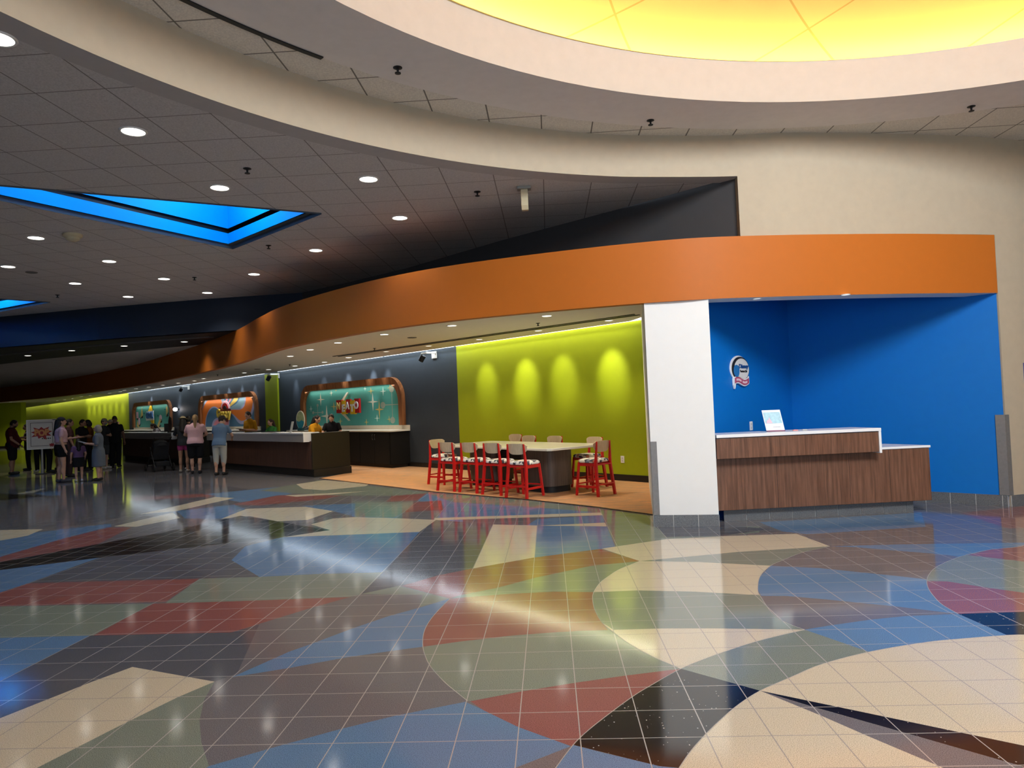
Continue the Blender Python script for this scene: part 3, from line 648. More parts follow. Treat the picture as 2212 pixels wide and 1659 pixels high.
# poster in slanted holder
pp = DM @ Vector((.70+.62, -.02, 1.137))
pp = at(1676, 931.5, 1.137)
po = thing('poster_stand', 'white leaning leaflet holder with a pale blue castle picture on the desk', 'sign', pp, radians(-6))
M_PAPER = mat('paper', (.86, .87, .90), .5, .3, var=.02); M_SKYB = mat('pale blue print', (.42, .66, .80), .5, .3, var=.35, scale=24); M_PINK = mat('pink print', (.80, .55, .66), .5, .3, var=.2)
tilt = Matrix.Rotation(radians(-14), 3, 'X'); sh = Matrix(((1, 0, -.14), (0, 1, 0), (0, 0, 1)))
def slab(x0, x1, z0, z1, y, th): return [(sh @ tilt) @ Vector(v) for v in ((x0, y, z0), (x1, y, z0), (x1, y, z1), (x0, y, z1), (x0, y+th, z0), (x1, y+th, z0), (x1, y+th, z1), (x0, y+th, z1))]
BF = [(3, 2, 1, 0), (4, 5, 6, 7), (0, 1, 5, 4), (1, 2, 6, 5), (2, 3, 7, 6), (3, 0, 4, 7)]
def sl(name, mt, *a):
    q = MB(); q.add(slab(*a), BF); return q.obj(name, mt, po)
sl('card', M_PAPER, -.115, .115, .012, .285, 0, .004)
sl('picture', M_SKYB, -.105, .105, .105, .255, -.002, .002)
q = MB(); q.add([(sh @ tilt) @ Vector(v) for v in ((-.095, -.0035, .108), (-.015, -.0035, .108), (-.03, -.0035, .15), (-.045, -.0035, .19), (-.055, -.0035, .155), (-.075, -.0035, .15))], [(0, 1, 2, 3, 4, 5)]); q.obj('pink_motif', M_PINK, po)
q = MB(); q.bbox((-.112, -.03, 0), (.112, .04, .012)); tag(q.obj('base', mat('plum plastic', (.22, .06, .13), .4), po), 'plum coloured base')
q = MB(); q.add(slab(-.02, .07, .052, .060, -.002, .002), BF); q.obj('text_line', mat('grey print', (.5, .55, .6), .6), po)
for k, (xx, yy, c) in enumerate(((1718, 930, 'red'), (1738, 929, 'grey'))):
    q = MB(); q.box((0, 0, .006), (.06, .03, .012)); o = q.obj('small_card', mat('small '+c, (.75, .3, .3) if c == 'red' else (.5, .5, .48), .5), None, bevel=.002)
    o.location = at(xx, yy, 1.136); tag(o, ['small reddish slip lying on the white desk top', 'small grey slip lying right of the reddish slip on the desk'][k], 'card')

# round club plaque and wall outlet on the left alcove wall
ad = (Vector(AC1)-Vector(AC0)).normalized(); an = Vector((ad.y, -ad.x))
def wall_matrix(o, d, nrm, s, z, off=0.0):
    x = Vector((d.x, d.y, 0)); y = Vector((-nrm.x, -nrm.y, 0)); p = Vector((o[0], o[1], 0))+x*s+Vector((nrm.x, nrm.y, 0))*off
    return Matrix(((x.x, y.x, 0, p.x), (x.y, y.y, 0, p.y), (0, 0, 1, z), (0, 0, 0, 1)))
RX90 = Matrix.Rotation(radians(90), 4, 'X')
def disc(c, r, r2, y0, y1, n=40):
    return MB().loft([[Vector((c[0]+r*cos(2*pi*i/n), y, c[1]+r2*sin(2*pi*i/n))) for i in range(n)] for y in (y0, y1)])
pc = on_line(1596, 797, AC0, AC1); PM = wall_matrix(AC0, ad, an, hypot(pc.x-AC0[0], pc.y-AC0[1]), pc.z, .002)
pl = thing('wall_plaque', 'round white plaque with blue globe and red ribbon on the blue wall', 'plaque', M=PM)
k_ = 1.18
tag(disc((-.02, .005), .225*k_, .185, -.012, 0).obj('backing', M_TOP, pl), 'white backing disc')
tag(disc((.01, -.002), .215*k_, .175, -.024, -.012).obj('rim', M_BLACK, pl), 'black rim')
tag(disc((.03, -.004), .185*k_, .152, -.030, -.024).obj('face', mat('plaque face', (.72, .70, .66), .5), pl), 'pale face')
tag(disc((-.145, -.03), .078, .085, -.042, -.030).obj('globe', mat('globe blue', (.02, .16, .42), .35, .5), pl), 'blue globe')
M_DKBLUE = mat('dark blue lettering', (.01, .06, .22), .4); M_INK = mat('black ink', (.012, .012, .012), .5)
text('lettering', 'Disney', .085, .004, M_DKBLUE, pl, Matrix.Translation((.07, -.034, .035)) @ RX90, .002, 1.25, shear=.2)
text('lettering', 'Vacation Club', .046, .003, M_INK, pl, Matrix.Translation((.075, -.033, -.035)) @ RX90, .001, .80)
rb = []
for i in range(25):
    t = i/24; xx = -.20+.42*t; zz = -.175+.022*sin(t*2*pi+.3); rb.append((xx, zz))
def ribbon(h, y0, y1, ext):
    vs = []; fs = []
    P = rb if not ext else [(rb[0][0]-ext, rb[0][1]-.01)]+rb+[(rb[-1][0]+ext, rb[-1][1]+.012)]
    for x_, z_ in P:
        for yy, zz in ((y0, z_+h), (y0, z_-h), (y1, z_-h), (y1, z_+h)): vs.append((x_, yy, zz))
    for i in range(len(P)-1):
        for k in range(4): fs.append((4*i+k, 4*i+(k+1) % 4, 4*i+4+(k+1) % 4, 4*i+4+k))
    fs += [(3, 2, 1, 0), tuple(4*(len(P)-1)+k for k in range(4))]
    q = MB(); q.add(vs, fs); return q
r_ = ribbon(.052, -.030, -.004, .02); r_.add([(-.225, -.03, -.14), (-.225, -.03, -.23), (-.20, -.03, -.285), (-.17, -.03, -.22), (-.225, -.004, -.14), (-.225, -.004, -.23), (-.20, -.004, -.285), (-.17, -.004, -.22)], [(0, 1, 2, 3), (7, 6, 5, 4), (0, 4, 5, 1), (1, 5, 6, 2), (2, 6, 7, 3)])
tag(r_.obj('ribbon', M_TOP, pl), 'white ribbon border')
tag(ribbon(.036, -.036, -.030, 0).obj('ribbon_band', mat('ribbon red', (.42, .07, .13), .5), pl), 'dark red ribbon band')
M_RIBT = mat('ribbon lettering', (.80, .55, .60), .5)
for ks in (range(7), range(8, 15)):     # pale, illegible words along the ribbon
    tx = MB(); vs = []
    for k in ks:
        for e_, h_ in ((-.007, .017), (.004, .011)):
            x_ = -.155+.0225*k; t_ = (x_+.20)/.42; z_ = -.175+.022*sin(t_*2*pi+.3); vs.append((x_+e_, z_, h_))
    n_ = len(vs)
    P_ = [(x_, z_+h_) for x_, z_, h_ in vs]+[(x_, z_-h_) for x_, z_, h_ in vs[::-1]]
    poly_y2 = P_; q = MB(); q.add([(a, -.0385, c) for a, c in P_]+[(a, -.036, c) for a, c in P_], [(i, i+1, 2*n_-2-i, 2*n_-1-i) for i in range(n_-1)]+[(2*n_+2*n_-1-i, 2*n_+2*n_-2-i, 2*n_+i+1, 2*n_+i) for i in range(n_-1)]+[(i, 2*n_+i, 2*n_+(i+1) % (2*n_), (i+1) % (2*n_)) for i in range(2*n_)])
    q.obj('lettering', M_RIBT, pl)
def outlet(M, label, plate=(.07, .115)):
    t = thing('wall_outlet', label, 'outlet', M=M)
    q = MB(); q.bbox((-plate[0]/2, -.006, -plate[1]/2), (plate[0]/2, 0, plate[1]/2)); q.obj('plate', M_TOP, t, bevel=.003)
    for z in (-.026, .026):
        q = MB(); q.bbox((-.017, -.009, z-.018), (.017, -.006, z+.018)); q.obj('socket', mat('socket grey', (.55, .56, .56), .5), t, bevel=.004)
    return t
pc = on_line(1622, 920, AC0, AC1); outlet(wall_matrix(AC0, ad, an, hypot(pc.x-AC0[0], pc.y-AC0[1]), pc.z, .002), 'white double outlet plate on the blue wall beside the desk', (.09, .13))
WD = Vector((sqrt(.5), -sqrt(.5))); WN = Vector((-sqrt(.5), -sqrt(.5)))
def WM(s, z, off=0.0): return wall_matrix(WA, WD, WN, -s, z, off)
outlet(WM(.74, .43, .002), 'cream outlet plate low on the lime green wall', (.09, .14))

# ------------------------------------------------------------------ high table and stools
M_LAM = mat('cream laminate', (.74, .70, .58), .16, .5, var=.03)
M_DKWOOD = wood('grey brown laminate', (.060, .042, .032), (.115, .083, .064), .45, (18, 18, .6))
TH = .84
T0, T1 = Vector(at2(950, 961, TH)), Vector(at2(1186, 969.5, TH)); T2 = Vector(at2(1283, 957.5, TH))
td = (T1-T0).normalized(); tn = Vector((-td.y, td.x)); TL = (T1-T0).length; TW = (T2-T1).dot(tn)
TM = Matrix(((td.x, tn.x, 0, T0.x), (td.y, tn.y, 0, T0.y), (0, 0, 1, 0), (0, 0, 0, 1)))
tb = thing('high_table', 'long cream topped high table on dark wood drum bases', 'table', M=TM)
q = MB(); q.prism([(0, 0.03), (.05, 0), (TL-.06, 0), (TL, .05), (TL+.03, TW/2), (TL, TW-.05), (TL-.06, TW), (.05, TW), (0, TW-.05), (-.03, TW/2)], TH-.045, TH-.0002); q.obj('tabletop', M_LAM, tb, bevel=.008)
def rr_(x0, x1, y0, y1, r, n=7):
    out = []
    for cx_, cy_, a in ((x1-r, y1-r, 0), (x0+r, y1-r, 90), (x0+r, y0+r, 180), (x1-r, y0+r, 270)):
        out += [(cx_+r*cos(radians(a+90*i/n)), cy_+r*sin(radians(a+90*i/n))) for i in range(n+1)]
    return out
for x0, x1 in ((.45, 1.30), (TL-1.30, TL-.40)):
    q = MB(); q.prism(rr_(x0, x1, TW/2-.34, TW/2+.34, .22), .12, TH-.046); q.obj('pedestal', M_DKWOOD, tb, smooth=True)
    q = MB(); q.prism(rr_(x0+.03, x1-.03, TW/2-.31, TW/2+.31, .2), 0, .12); tag(q.obj('pedestal_base', M_BLACK, tb, smooth=True), 'black base of pedestal')
q = MB(); q.bbox((1.30, TW/2-.12, .55), (TL-1.30, TW/2+.12, TH-.046)); q.obj('beam', M_BLACK, tb)
M_RED = mat('red lacquer', (.56, .012, .010), .35, .45, var=.05)
M_PLY = wood('pale plywood', (.52, .40, .26), (.68, .55, .38), .4, (30, 3, 3))
mt, N, L, b = base_mat('patterned upholstery'); MC['uph'] = mt
tc = N.new('ShaderNodeTexCoord'); vo = N.new('ShaderNodeTexVoronoi'); vo.inputs['Scale'].default_value = 16; L.new(tc.outputs['Object'], vo.inputs['Vector'])
cr = N.new('ShaderNodeValToRGB'); cr.color_ramp.interpolation = 'CONSTANT'; e = cr.color_ramp.elements
e[0].color = (.06, .06, .08, 1); e[1].position = .16; e[1].color = (.72, .70, .62, 1)
for p_, c_ in ((.55, (.20, .24, .32, 1)), (.68, (.55, .22, .14, 1)), (.76, (.80, .78, .70, 1)), (.9, (.05, .05, .06, 1))): x = e.new(p_); x.color = c_
sp = N.new('ShaderNodeSeparateColor'); L.new(vo.outputs['Color'], sp.inputs[0]); L.new(sp.outputs[0], cr.inputs[0]); L.new(cr.outputs[0], b.inputs['Base Color']); b.inputs['Roughness'].default_value = .9
def bar(mb, a, b_, w, t):          # rectangular bar from a to b_
    a, b_ = Vector(a), Vector(b_); d = (b_-a).normalized(); u = d.cross(Vector((0, 1, 0))) if abs(d.y) < .9 else d.cross(Vector((0, 0, 1)))
    u.normalize(); v = u.cross(d).normalized()
    vs = []
    for p in (a, b_):
        for s1, s2 in ((-1, -1), (1, -1), (1, 1), (-1, 1)): vs.append(p+u*(s1*w/2)+v*(s2*t/2))
    mb.add(vs, BF_); return mb
BF_ = [(3, 2, 1, 0), (4, 5, 6, 7), (0, 1, 5, 4), (1, 2, 6, 5), (2, 3, 7, 6), (3, 0, 4, 7)]
SMESH = {}
def build_stool():
    t = thing('bar_stool', 'x', 'stool')
    hw = .225; zb = .0005
    for sx in (-1, 1):
        q = MB(); bar(q, (sx*hw, .225, zb), (sx*(hw-.035), .175, .57), .042, .032); q.obj('leg', M_RED, t, bevel=.004)
        q = MB(); q.loft([[Vector((sx*(hw+.005)+a, -.25+c, zb)) for a, c in ((-.02, -.022), (.02, -.022), (.02, .022), (-.02, .022))],
                          [Vector((sx*(hw-.03)+a, -.195+c, .55)) for a, c in ((-.018, -.028), (.018, -.028), (.018, .028), (-.018, .028))],
                          [Vector((sx*(hw-.045)+a, -.225+c, .93)) for a, c in ((-.012, -.008), (.012, -.008), (.012, .008), (-.012, .008))]])
        q.obj('leg', M_RED, t, bevel=.003)
        q = MB(); bar(q, (sx*(hw-.012), -.235, .16), (sx*(hw-.010), .21, .16), .022, .040); q.obj('stretcher', M_RED, t, bevel=.003)
        q = MB(); bar(q, (sx*(hw-.03), -.19, .535), (sx*(hw-.03), .18, .535), .024, .055); q.obj('seat_rail', M_RED, t, bevel=.003)
    for y_, z_ in ((.213, .20), (-.237, .20)):
        q = MB(); bar(q, (-hw+.01, y_, z_), (hw-.01, y_, z_), .022, .040); q.obj('stretcher', M_RED, t, bevel=.003)
    for y_ in (.178, -.195):
        q = MB(); bar(q, (-hw+.03, y_, .535), (hw-.03, y_, .535), .024, .055); q.obj('seat_rail', M_RED, t, bevel=.003)
    q = MB(); rings = []
    for z_, s_ in ((.563, .90), (.572, .98), (.59, 1.0), (.61, .97), (.625, .86), (.632, .55), (.634, .1)):
        rings.append([Vector((p_[0]*s_, p_[1]*s_, z_)) for p_ in rr_(-.225, .225, -.20, .215, .09, 5)])
    q.loft(rings); q.obj('seat', MC['uph'], t, smooth=True)
    q = MB(); n_ = 12; rings = []
    for i in range(n_+1):
        a = -1+2*i/n_; xx = .225*a; yy = -.205-.028*(1-a*a)+.03; zb_, zt = (.745, .935)
        cut = .02*(abs(a)**6)*2; low = .745+.03*(abs(a)**3)
        rings.append([Vector((xx*(.9), yy-.004, low+cut)), Vector((xx, yy-.018, zt-cut)), Vector((xx, yy-.004, zt-cut)), Vector((xx*(.9), yy+.010, low+cut))])
    q.loft(rings); q.obj('backrest', M_PLY, t, smooth=True)
    return t
ST0 = build_stool(); used = [False]
def stool(x, y, rz, label, grp='bar stools round the high table'):
    o = ST0 if not used[0] else dup(ST0); used[0] = True
    o.location = (x, y, .0085); o.rotation_euler = (0, 0, rz); o['label'] = label; o['group'] = grp
def mid4(a, b_): return ((a[0]+b_[0])/2, (a[1]+b_[1])/2)
def from_rear(pl_, pr_, label):        # from the two rear feet
    a, b_ = Vector(at2(*pl_)), Vector(at2(*pr_)); d = (b_-a).normalized(); f = Vector((-d.y, d.x)); c = (a+b_)/2+f*.24
    stool(c.x, c.y, atan2(-f.x, f.y), label)
from_rear((1095, 1076), (1138.5, 1079), 'near side bar stool closest to the white pillar, back to us')
from_rear((1043, 1069), (1083.5, 1072), 'near side bar stool, second from the white pillar end')
from_rear((993, 1064), (1032.5, 1067), 'near side bar stool, third from the white pillar end')
from_rear((946, 1060.5), (983, 1063), 'near side bar stool farthest from the white pillar')
a = Vector(at2(937, 1047)); b_ = Vector(at2(973, 1049.5)); c = (a+b_)/2
hd = Vector((.80, -.60)); stool(c.x+.02, c.y+.24, atan2(-hd.x, hd.y), 'bar stool at the far left end of the high table, bright back')
c = Vector(at2(1286, 1069.5)); hd = Vector((-.74, .67)); stool(c.x, c.y, atan2(-hd.x, hd.y), 'bar stool at the table end towards the white pillar, in front')
p1, p2 = T1+tn*(TW+.14), T0+tn*(TW+.14)
for px_, lab, off in ((1114, 'far side bar stool farthest left behind the table', .42), (1143, 'far side bar stool second from left behind the table', .05), (1199, 'far side bar stool third from left behind the table', .05)):
    q = on_line(px_, 945, tuple(p1+tn*(.15+off)), tuple(p2+tn*(.15+off))); f = -tn
    stool(q.x+f.x*.2, q.y+f.y*.2, atan2(-f.x, f.y), lab)
q = on_line(1285, 945, tuple(p1+tn*.12), tuple(p2+tn*.12)); hd = Vector((-.80, -.60)); stool(q.x+hd.x*.2, q.y+hd.y*.2, atan2(-hd.x, hd.y), 'bar stool turned half round behind the one at the table end')

# ------------------------------------------------------------------ front check-in desks and the back counters
M_DESKW = wood('dark reddish wood', (.050, .022, .014), (.11, .050, .030), .45)
M_DESKB = mat('very dark laminate', (.020, .017, .011), .45, .3)
M_GREYTOP = mat('grey solid surface', (.30, .29, .285), .35, .4, var=.03)
Q0 = Vector((-6.02, 17.55)); qd = Vector((-.733, .680)).normalized(); qn = Vector((qd.y, -qd.x))   # qn points behind the desk
QM = lambda s: Matrix(((-qd.x, qn.x, 0, (Q0+qd*s).x), (-qd.y, qn.y, 0, (Q0+qd*s).y), (0, 0, 1, 0), (0, 0, 0, 1)))
def checkin(s0, s1, label):
    ln = s1-s0
    t = thing('checkin_desk', label, 'desk', M=QM(s0)); t['group'] = 'check-in desks along the hall'
    x0, x1 = -ln, 0.0
    q = MB(); q.bbox((x0+.08, .12, .005), (x1+.05, .86, .19)); tag(q.obj('plinth', M_BASE, t), 'dark plinth')
    q = MB(); q.bbox((x0, .06, .19), (x1-.001, .13, .90)); q.obj('front_panel', M_DESKW, t)
    q = MB(); q.bbox((x0, -.10, .885), (x1-.12, .12, 1.085)); tag(q.obj('fascia', M_GREYTOP, t, bevel=.004), 'grey fascia below the counter')
    q = MB(); q.bbox((x0, -.11, 1.086), (x1-.10, .34, 1.12)); q.obj('counter', M_TOP, t, bevel=.004)
    q = MB(); q.bbox((x1-.118, -.108, .885), (x1-.10, .12, 1.0855)); q.obj('end_strip', M_TOP, t)
    q = MB(); q.bbox((x1, .045, .19), (x1+.04, 1.12, 1.10)); tag(q.obj('end_panel', M_DESKB, t, bevel=.003), 'dark end panel')
    q = MB(); q.bbox((x1+.035, .06, .005), (x1+.075, 1.13, .189)); q.obj('plinth', M_BASE, t)
    q = MB(); q.bbox((x0, .131, .70), (x1-.001, .58, .74)); q.obj('work_surface', M_GREYTOP, t)
    q = MB(); q.bbox((x1-.10, .345, 1.06), (x1-.001, 1.0, 1.10)); q.obj('end_ledge', M_GREYTOP, t)
    return t
checkin(0, 6.35, 'long check-in desk with grey fascia, dark end panel nearest the carpet')
checkin(9.35, 15.6, 'farther check-in desk with grey fascia behind the queue')
M_FRAME = wood('orange brown wood', (.13, .042, .014), (.40, .155, .055), .35, (9, 9, .5))
def back_counter(s0, s1, label):
    t = thing('back_counter', label, 'counter', M=WM(s0, 0, .002)); t['group'] = 'back counters below the murals'
    ln = s1-s0
    q = MB(); q.bbox((-ln, -.62, .1), (-.05, -.002, 1.0)); q.obj('cabinet', mat('black laminate', (.011, .010, .009), .6, .2), t)
    q = MB(); q.bbox((-ln, -.56, .006), (-.1, -.05, .1)); q.obj('toe_kick', M_BASE, t)
    q = MB(); q.bbox((-ln-.02, -.66, 1.001), (0, 0, 1.04)); q.obj('worktop', mat('warm white top', (.82, .76, .64), .3, .4), t, bevel=.004)
    q = MB(); q.bbox((-ln, -.03, 1.041), (0, 0, 1.16)); q.obj('upstand', mat('cream upstand', (.70, .62, .48), .5), t, bevel=.003)
    nd = 8
    for i in range(nd):
        a = -ln+.06+(ln-.15)/nd*i; q = MB(); q.bbox((a+.006, -.638, .11), (a+(ln-.15)/nd-.006, -.62, .985)); d_ = q.obj('door', MC['black laminate'], t)
        hx = a+(ln-.15)/nd-.06 if i % 2 == 0 else a+.06
        h_ = MB(); h_.tube([(hx, -.64, .78), (hx, -.662, .79), (hx, -.662, .92), (hx, -.64, .93)], .006, 8); tag(h_.obj('handle', M_STEEL, d_), 'steel bar handle')
    return t
back_counter(8.25, 14.75, 'white topped dark back counter below the turquoise starburst mural')
back_counter(18.45, 25.2, 'white topped dark back counter below the swirling orange and blue mural')
back_counter(29.0, 36.2, 'white topped dark back counter below the farthest turquoise mural')

# ------------------------------------------------------------------ arched murals
M_TURQ = mat('turquoise mural', (.085, .36, .31), .6, .25, var=.05)
M_STARC = mat('cream star', (.72, .70, .55), .6); M_STARY = mat('gold star', (.62, .48, .16), .6); M_STARW = mat('pale star', (.66, .80, .74), .6)
def arch(x0, x1, zt, z0, r, n=8):
    pts = [(x0, z0)]
    pts += [(x0+r-r*cos(pi/2*i/n), zt-r+r*sin(pi/2*i/n)) for i in range(n+1)]
    pts += [(x1-r+r*sin(pi/2*i/n), zt-r+r*cos(pi/2*i/n)) for i in range(n+1)]
    pts += [(x1, z0)]; return pts
def mural(s0, s1, label, pmat, grp='arched murals behind the desks'):
    ln = s1-s0; t = thing('arched_mural', label, 'mural', M=WM(s0, 0, .003)); t['group'] = grp
    A = arch(-ln, 0, 2.54, 1.162, .62); B = arch(-ln+.20, -.20, 2.34, 1.162, .50)
    vs = []; fs = []; n = len(A)
    for P_, Q_ in zip(A, B):
        vs += [(P_[0], 0, P_[1]), (P_[0], -.13, P_[1]), (Q_[0], -.11, Q_[1]), (Q_[0], 0, Q_[1])]
    for i in range(n-1):
        for k in range(4): fs.append((4*i+k, 4*i+(k+1) % 4, 4*i+4+(k+1) % 4, 4*i+4+k))
    fs += [(0, 1, 2, 3), tuple(4*(n-1)+k for k in (3, 2, 1, 0))]
    q = MB(); q.add(vs, fs); f = q.obj('frame', M_FRAME, t, smooth=True)
    q = MB(); C_ = arch(-ln+.195, -.195, 2.345, 1.162, .50)
    q.add([(a, -.01, c) for a, c in C_]+[(a, 0, c) for a, c in C_], [tuple(range(len(C_)))[::-1], tuple(range(len(C_), 2*len(C_)))]+[(i, i+1, len(C_)+i+1, len(C_)+i) for i in range(len(C_)-1)])
    q.obj('panel', pmat, t); return t, ln
def poly_y(P_, y0, y1):
    n = len(P_); q = MB()
    q.add([(a, y0, c) for a, c in P_]+[(a, y1, c) for a, c in P_], [tuple(range(n)), tuple(range(2*n-1, n-1, -1))]+[(i, n+i, n+(i+1) % n, (i+1) % n) for i in range(n)])
    return q
def star4(cx_, cz_, w, h):
    out = []
    for k in range(4):
        a = k*pi/2; out.append((cx_+w*cos(a), cz_+h*sin(a))); a2 = a+pi/4; out.append((cx_+w*.17*cos(a2)*1.2, cz_+h*.14*sin(a2)*1.0))
    return out
mu, ln = mural(8.45, 14.76, 'turquoise mural with cream starbursts in a wooden arch above a white counter', M_TURQ)
def mpt(zx, zy):                     # spot of the mural seen at that place of a close crop
    p = on_line(650+zx/9.2167, 810+zy/9.2167, WA, wp(30)); s = hypot(p.x-WA[0], p.y-WA[1]); return (8.45-s, p.z)
for zx, zy, w, h, m_ in ((402,490,.33,.34,'c'),(612,360,.17,.16,'c'),(208,675,.17,.17,'w'),(525,855,.48,.56,'c'),(297,940,.14,.15,'w'),(665,630,.25,.24,'y'),(795,920,.19,.18,'y'),(1285,268,.12,.1,'w'),(1403,322,.20,.20,'y'),(1440,535,.35,.44,'c'),(1645,325,.19,.22,'w'),(1570,685,.28,.48,'y'),(1525,860,.18,.17,'w'),(1768,882,.15,.17,'y'),(1312,940,.17,.16,'y'),(1778,218,.17,.17,'y'),(705,283,.1,.06,'y')):
    x_, z_ = mpt(zx, zy); z_ = min(max(z_, 1.17+h*.55), 2.33-h*.55) ; poly_y(star4(x_, z_, w*.9, h*.62), -.014, -.0105).obj('starburst', {'c': M_STARC, 'y': M_STARY, 'w': M_STARW}[m_], mu)
for zx, zy, rx, rz_ in ((345, 748, .42, .30), (1825, 590, .62, .56)):
    x_, z_ = mpt(zx, zy); z_ = min(max(z_, 1.3), 1.80); sc_ = rz_/.56
    q = poly_y([(x_-rx*.8, z_-.012), (x_+rx*.8, z_-.012), (x_+rx*.8, z_+.012), (x_-rx*.8, z_+.012)], -.0135, -.0105)
    v_ = poly_y([(x_-.014, z_-rz_*.85), (x_+.014, z_-rz_*.85), (x_+.014, z_+rz_*.85), (x_-.014, z_+rz_*.85)], -.0136, -.0105); q.add(v_.v, v_.f)
    for a, c in ((-rx*.8, 0), (rx*.8, 0), (0, rz_*.8), (0, -rz_*.8)):
        e_ = poly_y([(x_+a+.10*sc_*cos(2*pi*i/18)*1.25, z_+c+.10*sc_*sin(2*pi*i/18)*.95) for i in range(18)], -.014, -.0105); q.add(e_.v, e_.f)
    q.obj('atomic_cross', mat('grey cream', (.36, .42, .34), .6), mu)
# NEATO sign
sg = thing('wall_sign', 'retro sign with red and yellow letter tiles over a cream boomerang', 'sign', M=WM(8.45, 0, .02))
M_SRED = mat('sign red', (.50, .02, .02), .4); M_SYEL = mat('sign yellow', (.80, .50, .02), .4); M_BOOM = mat('boomerang cream', (.78, .74, .58), .4)
bp_ = [mpt(*p) for p in ((985, 340), (950, 350), (865, 480), (760, 590), (742, 650), (765, 700), (870, 790), (990, 910), (1015, 905), (960, 830), (835, 690), (820, 640), (905, 490))]
poly_y(bp_, -.06, -.03).obj('boomerang', M_BOOM, sg)
zz = [(785, 900, 500, 755, 'N', M_SRED), (895, 985, 510, 775, 'E', M_SYEL), (975, 1070, 485, 750, 'A', M_SRED), (1068, 1165, 505, 775, 'T', M_SYEL), (1145, 1250, 470, 750, 'O', M_SRED)]
for i, (a, c, t_, b_, ch, m_) in enumerate(zz):
    x0_, z1_ = mpt(a, t_); x1_, z0_ = mpt(c, b_)
    q = MB(); q.bbox((x0_, -.13-.012*(i % 2), z0_), (x1_, -.065, z1_)); tl = q.obj('letter_tile', m_, sg)
    lx, lz = mpt((a+c)/2, (t_+b_)/2+(20 if i % 2 else -5))
    text('letter', ch, .30, .010, M_STARY if ch == 'N' else M_TOP, tl, Matrix.Translation((lx, -.155, lz)) @ RX90, .012, 1.05)
# swirl mural
mt, N, L, b = base_mat('swirl mural'); MC['swirl'] = mt
tc = N.new('ShaderNodeTexCoord'); sp = N.new('ShaderNodeSeparateXYZ'); L.new(tc.outputs['Object'], sp.inputs[0])
dx = math_node(N, L, 'ADD', sp.outputs[0], 3.25); dz = math_node(N, L, 'SUBTRACT', sp.outputs[2], 1.72)
ax_ = math_node(N, L, 'MULTIPLY', dx, .5); rad_ = math_node(N, L, 'SQRT', math_node(N, L, 'ADD', math_node(N, L, 'MULTIPLY', ax_, ax_), math_node(N, L, 'MULTIPLY', dz, dz)))
ang = math_node(N, L, 'ARCTAN2', dz, ax_)
ang = math_node(N, L, 'ADD', ang, math_node(N, L, 'MULTIPLY', math_node(N, L, 'SINE', math_node(N, L, 'MULTIPLY', rad_, 2.2)), .75))
ang = math_node(N, L, 'FRACT', math_node(N, L, 'DIVIDE', math_node(N, L, 'ADD', ang, 4*pi+2.75), 2*pi))
cr = N.new('ShaderNodeValToRGB'); cr.color_ramp.interpolation = 'CONSTANT'; L.new(ang, cr.inputs[0]); e = cr.color_ramp.elements
OR_, BL_, PK_, LB_, YE_, LV_ = (.78, .19, .02, 1), (.06, .17, .30, 1), (.75, .26, .32, 1), (.28, .46, .58, 1), (.80, .56, .10, 1), (.38, .38, .60, 1)
seq = [(0, BL_), (.10, LV_), (.12, PK_), (.20, PK_), (.26, PK_), (.30, LV_), (.32, BL_), (.46, LV_), (.485, OR_), (.585, LV_), (.60, LB_), (.66, BL_), (.675, YE_), (.715, BL_), (.74, PK_), (.765, BL_), (.79, PK_), (.82, BL_), (.845, LB_), (.875, LV_), (.89, OR_), (.985, LV_)]
e[0].color = seq[0][1]; e[1].position = seq[1][0]; e[1].color = seq[1][1]
for p_, c_ in seq[2:]: x = e.new(p_); x.color = c_
L.new(cr.outputs[0], b.inputs['Base Color']); b.inputs['Roughness'].default_value = .6
mu, ln = mural(18.6, 25.1, 'mural of swirling orange, blue and pink rays in a wooden arch', mt)
sg = thing('wall_sign', 'yellow bubble lettered sign with pink rainbow on the swirl mural', 'sign', M=WM(18.6, 0, .02))
M_YEL = mat('bubble yellow', (.82, .58, .08), .4); M_DRED = mat('sign dark red', (.16, .02, .02), .5)
q = poly_y([(-4.15, 1.93), (-3.85, 2.0), (-3.75, 1.9), (-2.75, 1.9), (-2.72, 1.70), (-2.8, 1.55), (-2.95, 1.5), (-3.2, 1.35), (-3.35, 1.5), (-3.75, 1.52), (-4.2, 1.55), (-4.05, 1.72)], -.06, -.03); q.obj('backing', M_DRED, sg)
text('lettering', 'Groovy', .50, .03, M_YEL, sg, Matrix.Translation((-3.42, -.10, 1.72)) @ RX90, .012, 1.0)
for r_, m_ in ((.34, M_PINK), (.24, M_SRED), (.13, M_BLACK)):
    o_ = [(-3.35+r_*1.5*cos(pi*i/12), 1.92+r_*sin(pi*i/12)) for i in range(13)]; poly_y(o_, -.05-.012*(.34-r_)/.1, -.03).obj('rainbow', m_, sg)
q = MB(); q.tube([(-3.6+.03*i, -.11, 1.60+.05*sin(i*.55)) for i in range(24)], .04, 8); q.obj('swash', M_YEL, sg)
